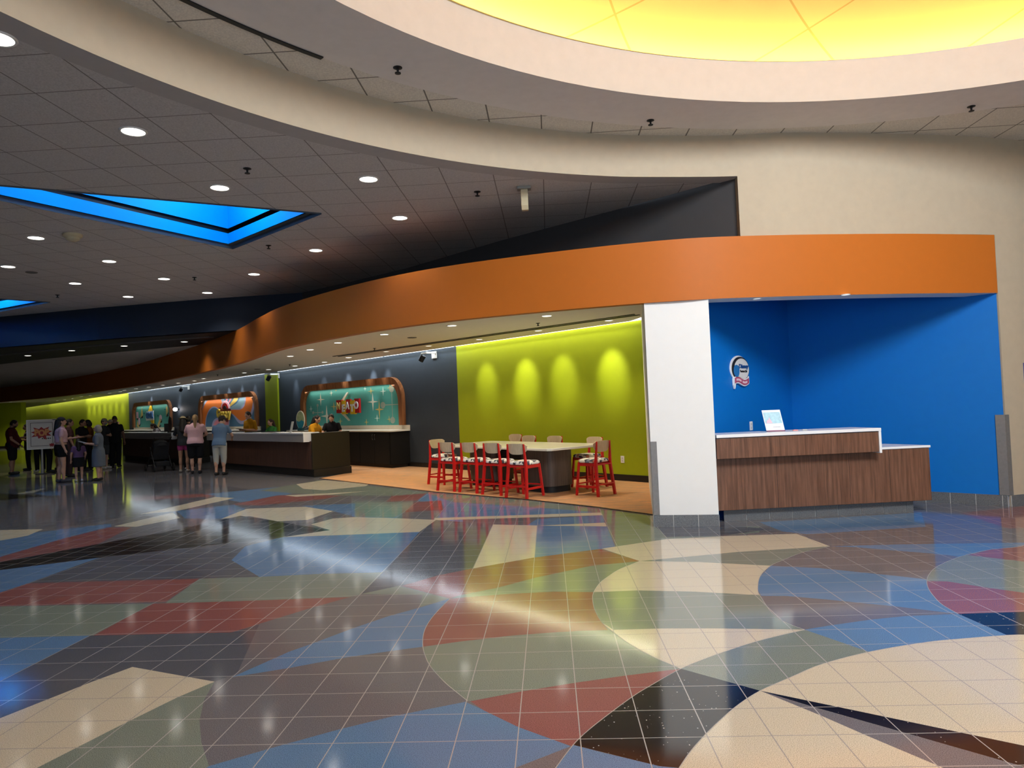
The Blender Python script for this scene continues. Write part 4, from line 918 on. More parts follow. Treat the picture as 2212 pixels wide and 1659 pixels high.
# cool mural
mu, ln = mural(29.2, 36.05, 'turquoise mural with yellow cones and pink shapes in the farthest wooden arch', M_TURQ)
for x_, z_, P_, m_ in ((-5.35, 1.95, [(-.30, -.25), (.22, -.12), (.05, .34)], M_STARY), (-6.25, 1.88, [(-.2, -.2), (.2, -.2), (.2, .15), (-.2, .15)], M_PINK), (-5.9, 1.5, [(.18*cos(i*pi/8), .2*sin(i*pi/8)) for i in range(16)], M_PINK), (-6.2, 1.36, [(-.2, -.15), (.3, -.2), (-.1, .2)], M_STARY), (-2.3, 1.38, [(-.35, -.2), (.0, -.22), (.45, .18), (.25, .28)], M_STARY), (-1.95, 1.65, [(.22*cos(i*pi/8), .16*sin(i*pi/8)) for i in range(16)], M_PINK), (-.9, 1.95, [(-.1, -.2), (.25, .0), (.05, .28), (-.1, .2)], M_STARY)):
    poly_y([(x_+a, z_+c) for a, c in P_], -.016, -.0105).obj('shape', m_, mu)
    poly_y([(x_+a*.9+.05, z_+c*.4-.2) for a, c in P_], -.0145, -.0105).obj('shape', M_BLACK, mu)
for i in range(9):
    x_ = -5.6+.62*i; z_ = 1.4+.75*((i*37) % 10)/10; q = MB(); q.tube([(x_+.03*k, -.013, z_+.035*sin(k*1.6)) for k in range(8)], .010, 6); q.obj('squiggle', mat('dark teal', (.02, .10, .11), .6), mu)
sg = thing('wall_sign', 'white sign with blue lettering between two yellow spikes on the far mural', 'sign', M=WM(29.2, 0, .02))
poly_y([(-3.95, 2.02), (-3.15, 1.98), (-3.35, 2.32), (-3.5, 2.33)], -.06, -.03).obj('spike', M_SYEL, sg)
poly_y([(-3.75, 1.60), (-2.95, 1.58), (-2.95, 1.23)], -.06, -.03).obj('spike', M_SYEL, sg)
poly_y([(-4.25, 1.52), (-2.85, 1.55), (-2.88, 2.05), (-4.15, 2.03), (-4.35, 1.75)], -.08, -.06).obj('board', M_TOP, sg)
text('lettering', 'COOL', .40, .015, mat('cool blue', (.03, .12, .30), .5), sg, Matrix.Translation((-3.52, -.10, 1.79)) @ RX90, .03, 1.1)
# ------------------------------------------------------------------ ceiling fixtures
def lathe_me(name, prof, mt, n=20, smooth=True): return MB().lathe(prof, (0, 0, 0), n).mesh(name, mt, smooth)
def downlight_meshes(r, lens):
    tr = MB(); tr.lathe([(r*.86, .004), (r*.88, -.008), (r, -.010), (r*1.06, -.002), (r*1.06, .002)], n=28, cap=False)
    le = MB(); le.lathe([(.002, -.0045), (r*.5, -.005), (r*.87, -.003)], n=28, cap=False)
    return tr.mesh('trim_ring', M_METWHITE, True), le.mesh('lens', lens, True)
DLM = downlight_meshes(.120, M_LAMP); DLS = downlight_meshes(.092, M_LAMP); DLD = downlight_meshes(.085, M_LAMPDIM); DLA = downlight_meshes(.055, emit('alcove lens', (.9, .95, 1.0), .9))
def downlight(p, z, label, group, M_=DLM):
    t = thing('recessed_downlight', label, 'ceiling light', (p[0], p[1], z-.0005), 0, group)
    for nm_, me in zip(('trim_ring', 'lens'), M_):
        o = bpy.data.objects.new(nm_, me); COL.objects.link(o); o.parent = t
    return t
COLX = [-2.06, -3.90, -5.74, -7.58, -9.42]; CN = ['first', 'second', 'third', 'fourth', 'fifth']
ROWY = [6.62, 8.43, 10.24, 12.02, 13.80, 15.61]; RN = ['nearest', 'second', 'third', 'fourth', 'fifth', 'farthest']
for (ci, ri) in ((1,0),(1,1),(0,1),(0,2),(1,3),(3,2),(3,3),(4,3),(4,4),(3,4),(2,4),(4,5),(3,5)):
    downlight((COLX[ci], ROWY[ri]), H2, 'round downlight in the grey tile ceiling, %s row, %s column from the beige band' % (RN[ri], CN[ci]), 'downlights in the tiled hall ceiling')
downlight(at2(-6, 82, H2), H2, 'round downlight cut by the left edge of the photo, upper left', 'downlights in the tiled hall ceiling')
for i, p in enumerate(((398,738),(268,747),(155,757),(60,768))):
    downlight(at2(*p, H3), H3, 'round downlight in the black ceiling strip, %s from the orange band' % ORD[i].replace('nearest', 'first'), 'downlights in the black ceiling strip', DLS)
FR = [(1181,682),(976,703),(830,722),(730,740),(670,755),(627,769),(580,798),(528,805)]
for i, p in enumerate(FR[:6]):
    downlight(at2(*p, H4), H4, 'soffit downlight along the orange band, %s from the white pillar' % ORD[i].replace('nearest', 'first'), 'soffit downlights along the orange band', DLS)
SR_ = [(1315,692),(1163,714),(1035,733),(926,747),(834,759),(753,772),(701,782),(637,790),(580,798),(528,805)]
for i, p in enumerate(SR_):
    downlight(at2(*p, H4), H4, 'small soffit downlight in the row near the back wall, %s from the white pillar' % ORD[i].replace('nearest', 'first'), 'small soffit downlights near the back wall', DLD if i < 5 else DLS)
Z7 = [(1738,1017),(1658,1037),(1520,1056),(1390,1073),(1270,1089),(1160,1104),(1060,1117),(1025,1129),(935,1142),(770,1162),(695,1172),(620,1188),(550,1198),(490,1205),(90,1217)]
for i, p in enumerate(Z7):
    lab = 'small downlight in the far soffit above the queue, %s counted from the green strip leftwards' % ORD[i].replace('nearest', 'first') if i < 14 else 'lone soffit downlight above the man in maroon, far left'
    downlight(at2(p[0]/3.95, 560+p[1]/3.95, H4), H4, lab, 'far soffit downlights', DLS)
for i, p in enumerate(((1635,644),(1826,636))):
    downlight(at2(*p, HB), HB-.002, ['soffit downlight above the round plaque in the blue alcove', 'soffit downlight over the right half of the alcove desk'][i], 'alcove downlights', DLA)
SPM = MB().lathe([(.045, 0), (.045, -.008), (.012, -.02), (.010, -.05), (.030, -.055), (.030, -.062), (.004, -.066)], n=16).mesh('sprinkler', M_BLACK, True)
def sprinkler(p, z, label, sc_=1.0, grp='ceiling sprinklers'):
    o = bpy.data.objects.new('sprinkler', SPM); COL.objects.link(o); q = at(p[0], p[1], z); o.location = (q.x, q.y, z+.003); o.scale = (sc_,)*3; tag(o, label, 'sprinkler', grp)
for p, z, l in (((859,146),H1,'black sprinkler on the white ceiling ring, upper left of centre'),((1405,260),H1,'black sprinkler on the white ceiling ring above the dark wedge wall'),((2098,230),H1,'black sprinkler on the white ceiling ring at far right'),
    ((534,364),H2,'black sprinkler between the two nearest rows of hall downlights'),((1031,414),H2,'black sprinkler left of the hanging beige sensor'),((580,530),H2,'black sprinkler right of the blue coffer point'),((420,599),H2,'small black sprinkler in the hall ceiling farther back, above the navy step'),((124,637),H2,'small black sprinkler beside the tip of the small blue coffer'),
    ((1162,698),H4,'dark sprinkler in the soffit just before the black air slot'),((809,752),H4,'dark sprinkler in the soffit above the turquoise mural'),((626,787),H4,'dark sprinkler in the soffit right of the green strip'),((470,809),H4,'tiny dark sprinkler in the far soffit')):
    sprinkler(p, z, l, 1.0 if z != H4 else .9)
# ceiling speakers
for i, (p, z, l) in enumerate((((890,729),H4,'flat round grey speaker in the soffit near the air slot'),((556,797),H4,'flat round grey speaker in the soffit above the green strip'),((68,588),H2,'flat round speaker in the hall ceiling at left'))):
    q = at(*p, z); o = MB().lathe([(.10, 0), (.10, -.006), (.085, -.012), (.08, -.006), (.01, -.004)], n=24).obj('ceiling_speaker', mat('speaker grille', (.16, .15, .13), .7), smooth=True); o.location = (q.x, q.y, z-.0005); tag(o, l, 'speaker', 'ceiling speakers')
q = at(157, 506, H2); o = thing('security_dome', 'beige dome camera on the tile ceiling at left', 'camera', (q.x, q.y, H2-.0005))
M_BEIGE = mat('beige plastic', (.60, .52, .34), .5)
MB().lathe([(.13, 0), (.13, -.03), (.11, -.05)], n=24).obj('mount', M_BEIGE, o, smooth=True); MB().lathe([(.10, -.045), (.09, -.08), (.05, -.105), (.005, -.11)], n=24).obj('dome', M_BEIGE, o, smooth=True)
q = at(1132, 404, H2); o = thing('ceiling_sensor', 'beige wand shaped sensor hanging from the tile ceiling', 'sensor', (q.x, q.y, H2-.0005))
MB().bbox((-.09, -.06, -.035), (.09, .06, 0)).obj('mount', mat('sensor grey', (.30, .29, .26), .5), o, bevel=.006)
MB().loft([[Vector((a*.045+.0, b_*.035+y_, z_)) for a, b_ in ((-1, -1), (1, -1), (1, 1), (-1, 1))] for z_, y_ in ((-.035, 0), (-.17, 0), (-.235, .03), (-.285, .075))]).obj('wand', M_BEIGE, o, bevel=.006)
# spot heads on white brackets high on the back wall
for s_, l in ((7.02, 'white bracket with black spot head on the slate wall beside the lime wall'), (16.8, 'white bracket with black spot head at the top of the green strip'), (26.7, 'white bracket with black spot head between the two far murals')):
    t = thing('wall_spotlight', l, 'spotlight', M=WM(s_, 3.02, .004)); t['group'] = 'spot heads on the back wall'
    q = MB(); q.bbox((-.05, -.03, -.10), (.16, 0, .09)); q.obj('bracket', M_METWHITE, t, bevel=.005)
    q = MB(); q.bbox((.11, -.34, .02), (.16, -.03, .07)); q.obj('arm', M_METWHITE, t, bevel=.005); q = MB(); q.bbox((-.12, -.32, .02), (.11, -.27, .06)); q.obj('arm', M_METWHITE, t, bevel=.005)
    q = MB(); q.tube([(-.03, -.30, -.02), (-.12, -.34, -.16)], [.075, .07], 16); q.obj('head', M_BLACK, t, smooth=True)
t = thing('wall_lamp', 'small bright round lamp on the slate wall between the two far murals', 'lamp', M=WM(28.2, 2.03, .004))
q = MB(); q.tube([(0, 0, 0), (0, -.12, 0)], [.05, .05], 14); q.obj('stem', M_BLACK, t); q = MB(); q.ell((.0, -.17, 0), (.13, .10, .09)); q.obj('globe', emit('lamp globe', (1, .92, .9), 12), t, smooth=True)
# air slot in the soffit
for k, (x_, lab) in enumerate(((0, ''),)):
    a, b_ = at2(1372,678.5,H4), at2(722,769.5,H4); t = thing('slot_diffuser', 'double black air slot line across the soffit above the carpet', 'air vent', (0, 0, 0))
    d_ = (Vector(b_)-Vector(a)).normalized(); n_ = Vector((-d_.y, d_.x))
    for off in (0, .16):
        q = MB(); q.wall([tuple(Vector(a)-n_*off), tuple(Vector(b_)-n_*off)], H4-.012, H4-.0005, .055); q.obj('slot', M_BLACK, t)
# spot fixture inside the coffer
cc = (COFF[0]+COFF[1])/2
p = at(410, 462, H2+.55); t = thing('coffer_spotlight', 'blue cylinder spotlight hanging inside the big blue ceiling coffer', 'spotlight', p)
q = MB(); q.tube([(0, 0, .03), (0, 0, .20)], [.06, .06], 16); q.obj('can', M_COFBLUE, t, smooth=True); q = MB(); q.lathe([(.002, .025), (.054, .028)], n=16, cap=False); q.obj('lens', M_LAMP, t)
q = MB(); q.tube([(0, 0, .2), (-.07, 0, .26), (-.13, 0, .22), (-.13, 0, .55), (-.13, 0, 1.14)], .012, 8); q.obj('bracket', M_COFBLUE, t, smooth=True)

# ------------------------------------------------------------------ sign on a stand
p = at(92, 1024); sgn = thing('sign_stand', 'white framed poster stand with a red starburst reading POP', 'sign', (p.x, p.y, .0005), radians(38))
S_ = lambda px_, py_: None
M_SIGNW = mat('sign white', (.62, .60, .58), .5)
sz0, sz1, shw = .83, 1.72, .375
def bx(nm_, x0, y0, z0, x1, y1, z1, m_, par=sgn): q = MB(); q.bbox((x0, y0, z0), (x1, y1, z1)); return q.obj(nm_, m_, par)
bx('board', -shw, -.02, sz0, shw, .02, sz1, M_SIGNW)
fr = MB()
for x0, z0, x1, z1 in ((-shw-.03, sz0-.03, shw+.03, sz0), (-shw-.03, sz1, shw+.03, sz1+.03), (-shw-.03, sz0, -shw, sz1), (shw, sz0, shw+.03, sz1)): fr.bbox((x0, -.03, z0), (x1, .03, z1))
fr.obj('frame', M_METWHITE, sgn)
ln_ = MB()
for x0, z0, x1, z1 in ((-.30, sz0+.07, .30, sz0+.082), (-.30, sz1-.082, .30, sz1-.07), (-.30, sz0+.07, -.288, sz1-.07), (.288, sz0+.07, .30, sz1-.07)): ln_.bbox((x0, -.022, z0), (x1, -.0201, z1))
ln_.obj('border_line', M_INK, sgn)
def burst(cx_, cz_, r_, k_, y0, y1, rnd):
    out = []
    for i in range(2*k_):
        a = 2*pi*i/(2*k_)+.2; rr = r_*(1.0+rnd[i % len(rnd)]) if i % 2 == 0 else r_*.62
        out.append((cx_+rr*cos(a)*1.18, cz_+rr*sin(a)*.86))
    return poly_y(out, y0, y1)
burst(.0, 1.32, .25, 9, -.025, -.0201, (.0, 0, .12, 0, -.1, 0, .15, 0)).obj('starburst', mat('burst red', (.30, .02, .03), .5), sgn)
for i, ch in enumerate('POP'): text('letter', ch, .26, .003, mat('pop orange', (.62, .27, .10), .5), sgn, Matrix.Translation((-.14+.14*i, -.030, 1.33-(.02 if i == 1 else 0))) @ RX90, .016, .82)
burst(.27, .92, .075, 8, -.027, -.0225, (.0, 0, .1, 0)).obj('starburst', MC['burst red'], sgn)
q = MB()
for i in range(5): q.bbox((.0+.052*i, -.023, 1.118-.004*(i % 2)), (.036+.052*i, -.0202, 1.150+.004*(i % 2)))
q.obj('text_line', M_INK, sgn)
q = MB(); q.tube([(0, .03, .02), (0, .03, .83)], [.045, .028], 12); q.obj('post', mat('grey metal', (.42, .42, .42), .4, metal=.5), sgn)
q = MB(); q.lathe([(.002, .022), (.19, .018), (.20, .0), (.002, 0)], n=28); q.obj('foot', M_BLACK, sgn)

# ------------------------------------------------------------------ things on the counters
def qpt(s, d, z): v = Q0+qd*s+qn*d; return (v.x, v.y, z)
QR = atan2(-qd.y, -qd.x)
def monitor(s, d, z0, label, w=.44, h=.30):
    t = thing('monitor', label, 'monitor', qpt(s, d, z0), QR+pi)
    q = MB(); q.bbox((-w/2, -.02, .10), (w/2, .02, .10+h)); q.obj('screen_case', M_BLACK, t, bevel=.006)
    q = MB(); q.bbox((-.03, .0, .01), (.03, .03, .16)); q.obj('neck', M_BLACK, t); q = MB(); q.bbox((-.10, -.08, 0), (.10, .09, .012)); q.obj('foot', M_BLACK, t)
monitor(11.85, .55, .9, 'black monitor behind the farther desk, left one of two', .5, .42); monitor(10.35, .55, .9, 'black monitor behind the farther desk beside the brown oval stand', .5, .42)
t = thing('oval_display', 'brown oval display standing on the farther desk', 'display', qpt(10.0, .05, 1.1205), QR)
q = MB(); q.loft([[Vector((.17*cos(2*pi*i/28), y_, .30+.26*sin(2*pi*i/28))) for i in range(28)] for y_ in (-.012, .012)]); q.obj('board', mat('brown print', (.16, .10, .07), .5), t); q = MB(); q.bbox((-.12, -.06, 0), (.12, .06, .05)); q.obj('foot', M_BLACK, t)
p = at(650, 930, 1.121); t = thing('oval_display', 'teal oval display with pale rim on the end of the long desk', 'display', (p.x, p.y, 1.1205), radians(-28))
def oval(rx, rz_, y0, y1, zc=.30, zmin=-9): return MB().loft([[Vector((rx*cos(2*pi*i/36), y_, max(zc+rz_*sin(2*pi*i/36), zmin))) for i in range(36)] for y_ in (y0, y1)])
oval(.165, .26, -.008, .014).obj('rim', mat('pale rim', (.62, .60, .52), .5), t); oval(.15, .245, -.012, -.008).obj('upper_print', mat('olive print', (.20, .24, .13), .5, var=.6, scale=14), t)
pts_ = [(.15*cos(2*pi*i/36), .30+.245*sin(2*pi*i/36)) for i in range(36)]; poly_y([(a, min(c, .27+.02*sin(a*30))) for a, c in pts_], -.015, -.012).obj('lower_print', mat('teal print', (.015, .14, .19), .4), t)
q = MB(); q.bbox((-.09, -.05, 0), (.09, .05, .075)); q.obj('foot', mat('dark teal foot', (.01, .05, .06), .4), t, bevel=.01)
p = at(629, 934, 1.121); t = thing('sign_holder', 'narrow grey upright leaflet holder left of the teal oval on the desk', 'sign holder', (p.x, p.y, 1.1205), radians(-55))
q = MB(); q.box((0, .02, .145), (.21, .006, .285), Matrix.Rotation(radians(-12), 3, 'X')); q.obj('panel', mat('grey acrylic', (.42, .43, .42), .25, .5), t); q = MB(); q.bbox((-.1, -.02, 0), (.1, .06, .008)); q.obj('base', mat('grey acrylic', (.42, .43, .42)), t)
p = at(637, 934.5, 1.121); q = MB(); q.box((0, 0, .004), (.21, .28, .006)); o = q.obj('paper_sheet', M_PAPER); o.location = (p.x-.05, p.y+.1, 1.1215); o.rotation_euler = (0, 0, QR); tag(o, 'white paper sheet lying on the desk between holder and teal oval', 'paper')
p = at(603, 934.5, 1.121); q = MB(); q.box((0, 0, .004), (.32, .24, .006)); o = q.obj('paper_sheet', M_PAPER); o.location = (p.x, p.y, 1.1215); o.rotation_euler = (0, 0, QR); tag(o, 'cream paper sheet on the desk in front of the seated woman in yellow', 'paper')
pa = wp(13.9, .35); t = thing('desk_phone', 'black desk phone on the back counter beside the teal oval', 'phone', (pa[0], pa[1], 1.0405), radians(-40))
q = MB(); q.loft([[Vector((x_, y_, z_)) for x_, y_ in ((-.14, -.12), (.14, -.12), (.14, .12), (-.14, .12))] if k == 0 else [Vector((x_, y_, z_+.05*(y_ > 0))) for x_, y_ in ((-.13, -.11), (.13, -.11), (.13, .11), (-.13, .11))] for k, z_ in ((0, 0), (1, .035))]); q.obj('body', M_BLACK, t, bevel=.004)
q = MB(); q.tube([(-.09, -.09, .07), (-.09, -.03, .085), (-.09, .04, .11), (-.09, .09, .115)], [.03, .018, .018, .03], 10); q.obj('handset', M_BLACK, t, smooth=True)
for s_, d_, w_, lab in ((3.55, .50, .5, 'low black keyboard tray on the long desk beside the person in blue'), (1.95, .45, .9, 'flat black desk pad on the long desk left of the seated woman in yellow')):
    q = MB(); q.box((0, 0, .012), (w_, .22, .02)); o = q.obj('desk_pad', M_BLACK, None, bevel=.004); o.location = qpt(s_+(.35 if w_ > .6 else 0), .12, 1.1205); o.rotation_euler = (0, 0, QR); tag(o, lab, 'desk pad')

# ------------------------------------------------------------------ stroller before the farther desk
p = at(345, 1017); st_ = thing('stroller', 'empty black folding stroller standing before the farther desk', 'stroller', (p.x, p.y, .0005), radians(-133))
for sx in (-.24, .24):
    q = MB(); q.tube([(sx, -.42, .12), (sx, -.05, .55), (sx, .28, .98), (sx, .42, 1.04)], .016, 8); q.obj('side_tube', M_BLACK, st_, smooth=True)
    q = MB(); q.tube([(sx, .36, .12), (sx, .05, .55), (sx, -.05, .75)], .014, 8); q.obj('rear_tube', M_BLACK, st_, smooth=True)
    for y_, r_ in ((-.42, .10), (.36, .12)):
        q = MB(); q.loft([[Vector((sx+x_*(1 if sx > 0 else -1), y_+rr*cos(2*pi*i/20), max(r_+rr*sin(2*pi*i/20), .0))) for i in range(20)] for x_, rr in ((.02, r_*.85), (.03, r_), (.06, r_), (.07, r_*.85))]); q.obj('wheel', M_BASE, st_, smooth=True)
q = MB(); q.loft([[Vector((-.22, -.25, .38)), Vector((.22, -.25, .38)), Vector((.22, -.25, .42)), Vector((-.22, -.25, .42))], [Vector((-.22, .10, .36)), Vector((.22, .10, .36)), Vector((.22, .08, .41)), Vector((-.22, .08, .41))], [Vector((-.22, .30, .88)), Vector((.22, .30, .88)), Vector((.22, .26, .88)), Vector((-.22, .26, .88))]]); q.obj('seat', mat('black nylon', (.014, .014, .016), .8), st_)
q = MB(); q.tube([(-.24, .42, 1.04), (.24, .42, 1.04)], .018, 8); q.obj('handle', M_BASE, st_); q = MB(); q.ell((0, .10, .80), (.24, .22, .17), None, 16, 8, -.1); q.obj('canopy', MC['black nylon'], st_, smooth=True)
q = MB(); q.bbox((-.2, .05, .16), (.2, .34, .30)); q.obj('basket', MC['black nylon'], st_, bevel=.02); q = MB(); q.tube([(-.22, -.36, .17), (.22, -.36, .17)], .012, 8); q.obj('footrest', mat('dull silver', (.35, .35, .33), .4, metal=.7), st_)
# ------------------------------------------------------------------ people
def remesh(mb, vox, name, mt, parent, label=None, smooth_it=2):
    me = mb.mesh(name+'_raw', mt); o = bpy.data.objects.new(name, me); COL.objects.link(o)
    md = o.modifiers.new('r', 'REMESH'); md.mode = 'VOXEL'; md.voxel_size = vox; md.use_smooth_shade = True
    if smooth_it: s_ = o.modifiers.new('s', 'SMOOTH'); s_.iterations = smooth_it; s_.factor = .5
    dg = bpy.context.evaluated_depsgraph_get(); dg.update()
    nm2 = bpy.data.meshes.new_from_object(o.evaluated_get(dg)); o.modifiers.clear(); o.data = nm2; nm2.name = name; bpy.data.meshes.remove(me)
    if not nm2.materials: nm2.materials.append(mt)
    nm2.polygons.foreach_set('use_smooth', [True]*len(nm2.polygons))
    o.parent = parent
    if label: o['label'] = label
    return o
SKINS = {'fair': (.52, .30, .21), 'tan': (.36, .19, .12), 'brown': (.20, .10, .06)}
ARMS = {'down': ((.25, -.02, 1.13), (.265, .07, .89)), 'phone': ((.24, -.02, 1.14), (.09, .27, 1.17)), 'counter': ((.27, .17, 1.18), (.17, .42, 1.13)),
        'head': ((.34, .22, 1.40), (.10, .17, 1.66)), 'fold': ((.25, .05, 1.15), (-.02, .20, 1.17)), 'back': ((.27, -.10, 1.14), (.22, -.05, .90)), 'bag': ((.25, .0, 1.13), (.23, .16, .93))}
def person(loc, ht, face, label, shirt, bottom, bcol, hair='short', hcol=(.02, .015, .012), skin='fair', arms=('down', 'down'), lean=0, pitch=12, k=1.0, belly=0.0, shoe=(.02, .02, .02), sleeve=.55, turn=0, cap=None, hem=.90, stance=.0, sit=0.0, extras=None, capback=False, long_shorts=.52):
    S = ht/1.75
    t = thing('person', label, 'person', loc, radians(face), 'people at the check-in desks')
    ms = mat('skin '+skin, SKINS[skin], .55, .3); mh = mat('hair %.3f %.3f %.3f' % hcol, hcol, .55, .3, scale=40, var=.3)
    msh = mat('cloth %.3f %.3f %.3f' % shirt, shirt, .85, .1, bump=.2, bscale=25); mbt = mat('cloth %.3f %.3f %.3f' % bcol, bcol, .85, .1, bump=.2, bscale=25)
    Rl = Matrix.Rotation(radians(-lean), 3, 'X'); Rh = Matrix.Rotation(radians(-pitch), 3, 'X') @ Matrix.Rotation(radians(turn), 3, 'Z')
    piv = Vector((0, 0, .95)); nk = Vector((0, .01, 1.50))
    def U(p): p = Vector(p); return ((Rl @ (p-piv))+piv)*S
    def Hd(p): p = Vector(p); return U((Rh @ (p-nk))+nk)
    def up_caps(mb, a, b_, ra, rb, f=U): mb.capsule(f(a), f(b_), ra*S, rb*S)
    def tors(mb, rings, grow=0.0, n=20):
        rr = []
        for z, rx, ry, y0 in rings:
            bl = belly*max(0, 1-abs(z-1.06)/.22)
            rr.append([U(((rx*k+grow)*cos(2*pi*i/n), y0+bl*.6+(ry*k+grow+bl*.5)*sin(2*pi*i/n), z)) for i in range(n)])
        mb.loft(rr)
    TR = [(.86, .150, .115, -.01), (.95, .170, .125, -.012), (1.06, .150, .108, 0), (1.16, .152, .112, 0), (1.28, .172, .122, 0), (1.38, .178, .108, -.005), (1.44, .128, .082, -.008), (1.485, .062, .058, 0)]
    body = MB(); tors(body, TR)
    up_caps(body, (0, -.005, 1.45), (0, .01, 1.56), .056, .052)
    hm = Hd((0, .02, 1.635)); ax_x = (Hd((1, .02, 1.635))-hm)/S; ax_y = (Hd((0, 1.02, 1.635))-hm)/S; ax_z = (Hd((0, .02, 2.635))-hm)/S
    HM = Matrix((ax_x, ax_y, ax_z)).transposed()
    hv = lambda c, r, mb, zmin=-1.0: mb.ell(Hd(c), [q*S for q in r], HM, 18, 12, zmin)
    hv((0, .015, 1.64), (.074, .094, .110), body); hv((0, .042, 1.583), (.056, .066, .062), body)
    up_caps(body, (0, .108, 1.645), (0, .120, 1.612), .010, .016, Hd); hv((0, .098, 1.662), (.05, .018, .012), body); hv((0, .104, 1.575), (.026, .014, .012), body)
    for sx in (-1, 1): hv((sx*.076, .005, 1.625), (.012, .022, .032), body)
    wr_ = []
    for sx, an_ in zip((-1, 1), arms):
        el, wrp = ARMS[an_]; sh_ = (sx*.178*(.6+.4*k), 0, 1.405); el = (sx*el[0]*(.7+.3*k), el[1]+belly*.3, el[2]); wrp = (sx*wrp[0], wrp[1]+belly*.8, wrp[2])
        up_caps(body, sh_, el, .044*(.6+.4*k), .040*(.6+.4*k)); up_caps(body, el, wrp, .041*(.6+.4*k), .027)
        e_, w_ = U(el), U(wrp); d_ = (w_-e_).normalized(); side = d_.cross(Vector((0, 0, 1))); side = side.normalized() if side.length > .2 else Vector((0, sx, 0)).normalized()
        nn = d_.cross(side).normalized(); c_ = w_+d_*.045*S
        body.capsule(w_, w_+d_*.075*S, .026*S, .034*S, 10, 1.0)
        for j, (o_, l_) in enumerate(((-.028, .062), (-.009, .074), (.010, .070), (.028, .054))):
            b0 = w_+d_*.085*S+side*o_*S; b1 = b0+d_*l_*.5*S+nn*.006*S; b2 = b1+d_*l_*.42*S-nn*.016*S*(1 if an_ != 'down' else -.2)
            body.capsule(b0, b1, .0095*S, .009*S, 8); body.capsule(b1, b2, .009*S, .0078*S, 8)
        th = w_+d_*.03*S-side*sx*.024*S; body.capsule(th, th+(d_*.5-side*sx*.75).normalized()*.035*S, .012*S, .010*S, 8); th2 = th+(d_*.5-side*sx*.75).normalized()*.035*S; body.capsule(th2, th2+d_*.03*S, .010*S, .008*S, 8)
        wr_.append((w_, d_, sh_, el))
    feet = []
    for sx in (-1, 1):
        st2 = stance*sx
        hp, kn, an2 = Vector((sx*.088*k, 0, .90)), Vector((sx*.098*(.5+.5*k), .012+st2*.5, .485)), Vector((sx*.098, -.015+st2, .085))
        body.capsule(hp*S, kn*S, .088*k*S, .056*(.5+.5*k)*S); body.capsule(kn*S, an2*S, .054*(.5+.5*k)*S, .036*S)
        body.ell((kn*.62+an2*.38)*S+Vector((0, -.018*S, 0)), (.052*(.5+.5*k)*S, .055*(.5+.5*k)*S, .12*S), None, 12, 8)
        body.capsule((an2+Vector((0, -.02, -.045)))*S, (an2+Vector((sx*.02, .15, -.052)))*S, .036*S, .030*S)
        feet.append((an2, sx, kn, hp))
    remesh(body, .0085*max(S, .8), 'body', ms, t)
    rr2 = [(hem-.06, .172, .130, -.01)]+[r for r in TR if r[0] > hem-.02]
    if hem > .95: rr2 = [(hem, .160, .118, 0)]+[r for r in TR if r[0] > hem]
    sm = MB(); tors(sm, rr2[:-1]+[(1.472, .082, .066, -.004), (1.505, .058, .056, .004)], .016)
    for w_, d_, sh_, el in wr_:
        e2 = Vector(sh_).lerp(Vector(el), min(sleeve, 1.0)); up_caps(sm, (sh_[0]*.98, sh_[1], sh_[2]-.004), e2, .063*(.6+.4*k), .060*(.6+.4*k))
        if sleeve > 1: up_caps(sm, el, tuple(Vector(el).lerp((Rl.inverted() @ (w_/S-piv))+piv, sleeve-1)), .056, .042)
    remesh(sm, .014, 'shirt' if bottom != 'dress' else 'dress_top', msh, t)
    bt = MB(); n = 22
    if bottom in ('skirt', 'dress'):
        z0_ = .44 if bottom == 'dress' else .60; w0 = .215*k if bottom == 'dress' else .215*k
        rr = []
        for z, f in ((1.0, .0), (.92, .35), (.80, .7), (z0_, 1.0)):
            a_ = (.172*k+.02)*(1-f)+w0*f; b__ = (.13*k+.02)*(1-f)+w0*.82*f
            rr.append([Vector((a_*cos(2*pi*i/n)*(1+.03*f*sin(i*5)), b__*sin(2*pi*i/n)*(1+.03*f*sin(i*5)), z))*S for i in range(n)])
        bt.loft(rr); remesh(bt, .014, 'skirt', msh if bottom == 'dress' else mbt, t)
    else:
        endz = {'shorts': long_shorts, 'pants': .07, 'capri': .33, 'mini': .70}[bottom]
        bt.loft([[Vector((a_*k*cos(2*pi*i/n), -.01+b__*k*sin(2*pi*i/n), z))*S for i in range(n)] for z, a_, b__ in ((.82, .165, .125), (.90, .186, .14), (1.0, .170, .128), (1.03, .150, .11))])
        for an2, sx, kn, hp in feet:
            if endz >= .485:
                e_ = hp.lerp(kn, (hp.z-endz)/(hp.z-kn.z)); bt.capsule(hp*S, (e_+Vector((0, 0, .04)))*S, .104*k*S, .092*(.4+.6*k)*S)
            else:
                e_ = kn.lerp(an2, (kn.z-endz)/(kn.z-an2.z)); bt.capsule(hp*S, kn*S, .104*k*S, .080*(.4+.6*k)*S); bt.capsule(kn*S, (e_+Vector((0, 0, .02)))*S, .080*(.4+.6*k)*S, .066*(.6+.4*k)*S)
        remesh(bt, .014, {'shorts': 'shorts', 'mini': 'shorts', 'pants': 'trousers', 'capri': 'trousers'}[bottom], mbt, t)
    if shoe:
        mshoe = mat('shoe %.2f %.2f %.2f' % shoe, shoe, .6, .3)
        for an2, sx, kn, hp in feet:
            q = MB(); q.capsule((an2+Vector((0, -.03, -.035)))*S, (an2+Vector((sx*.02, .155, -.045)))*S, .047*S, .041*S)
            for i, v in enumerate(q.v): q.v[i] = (v[0], v[1], max(v[2], .001))
            q.obj('shoe', mshoe, t, smooth=True)
    hr = MB()
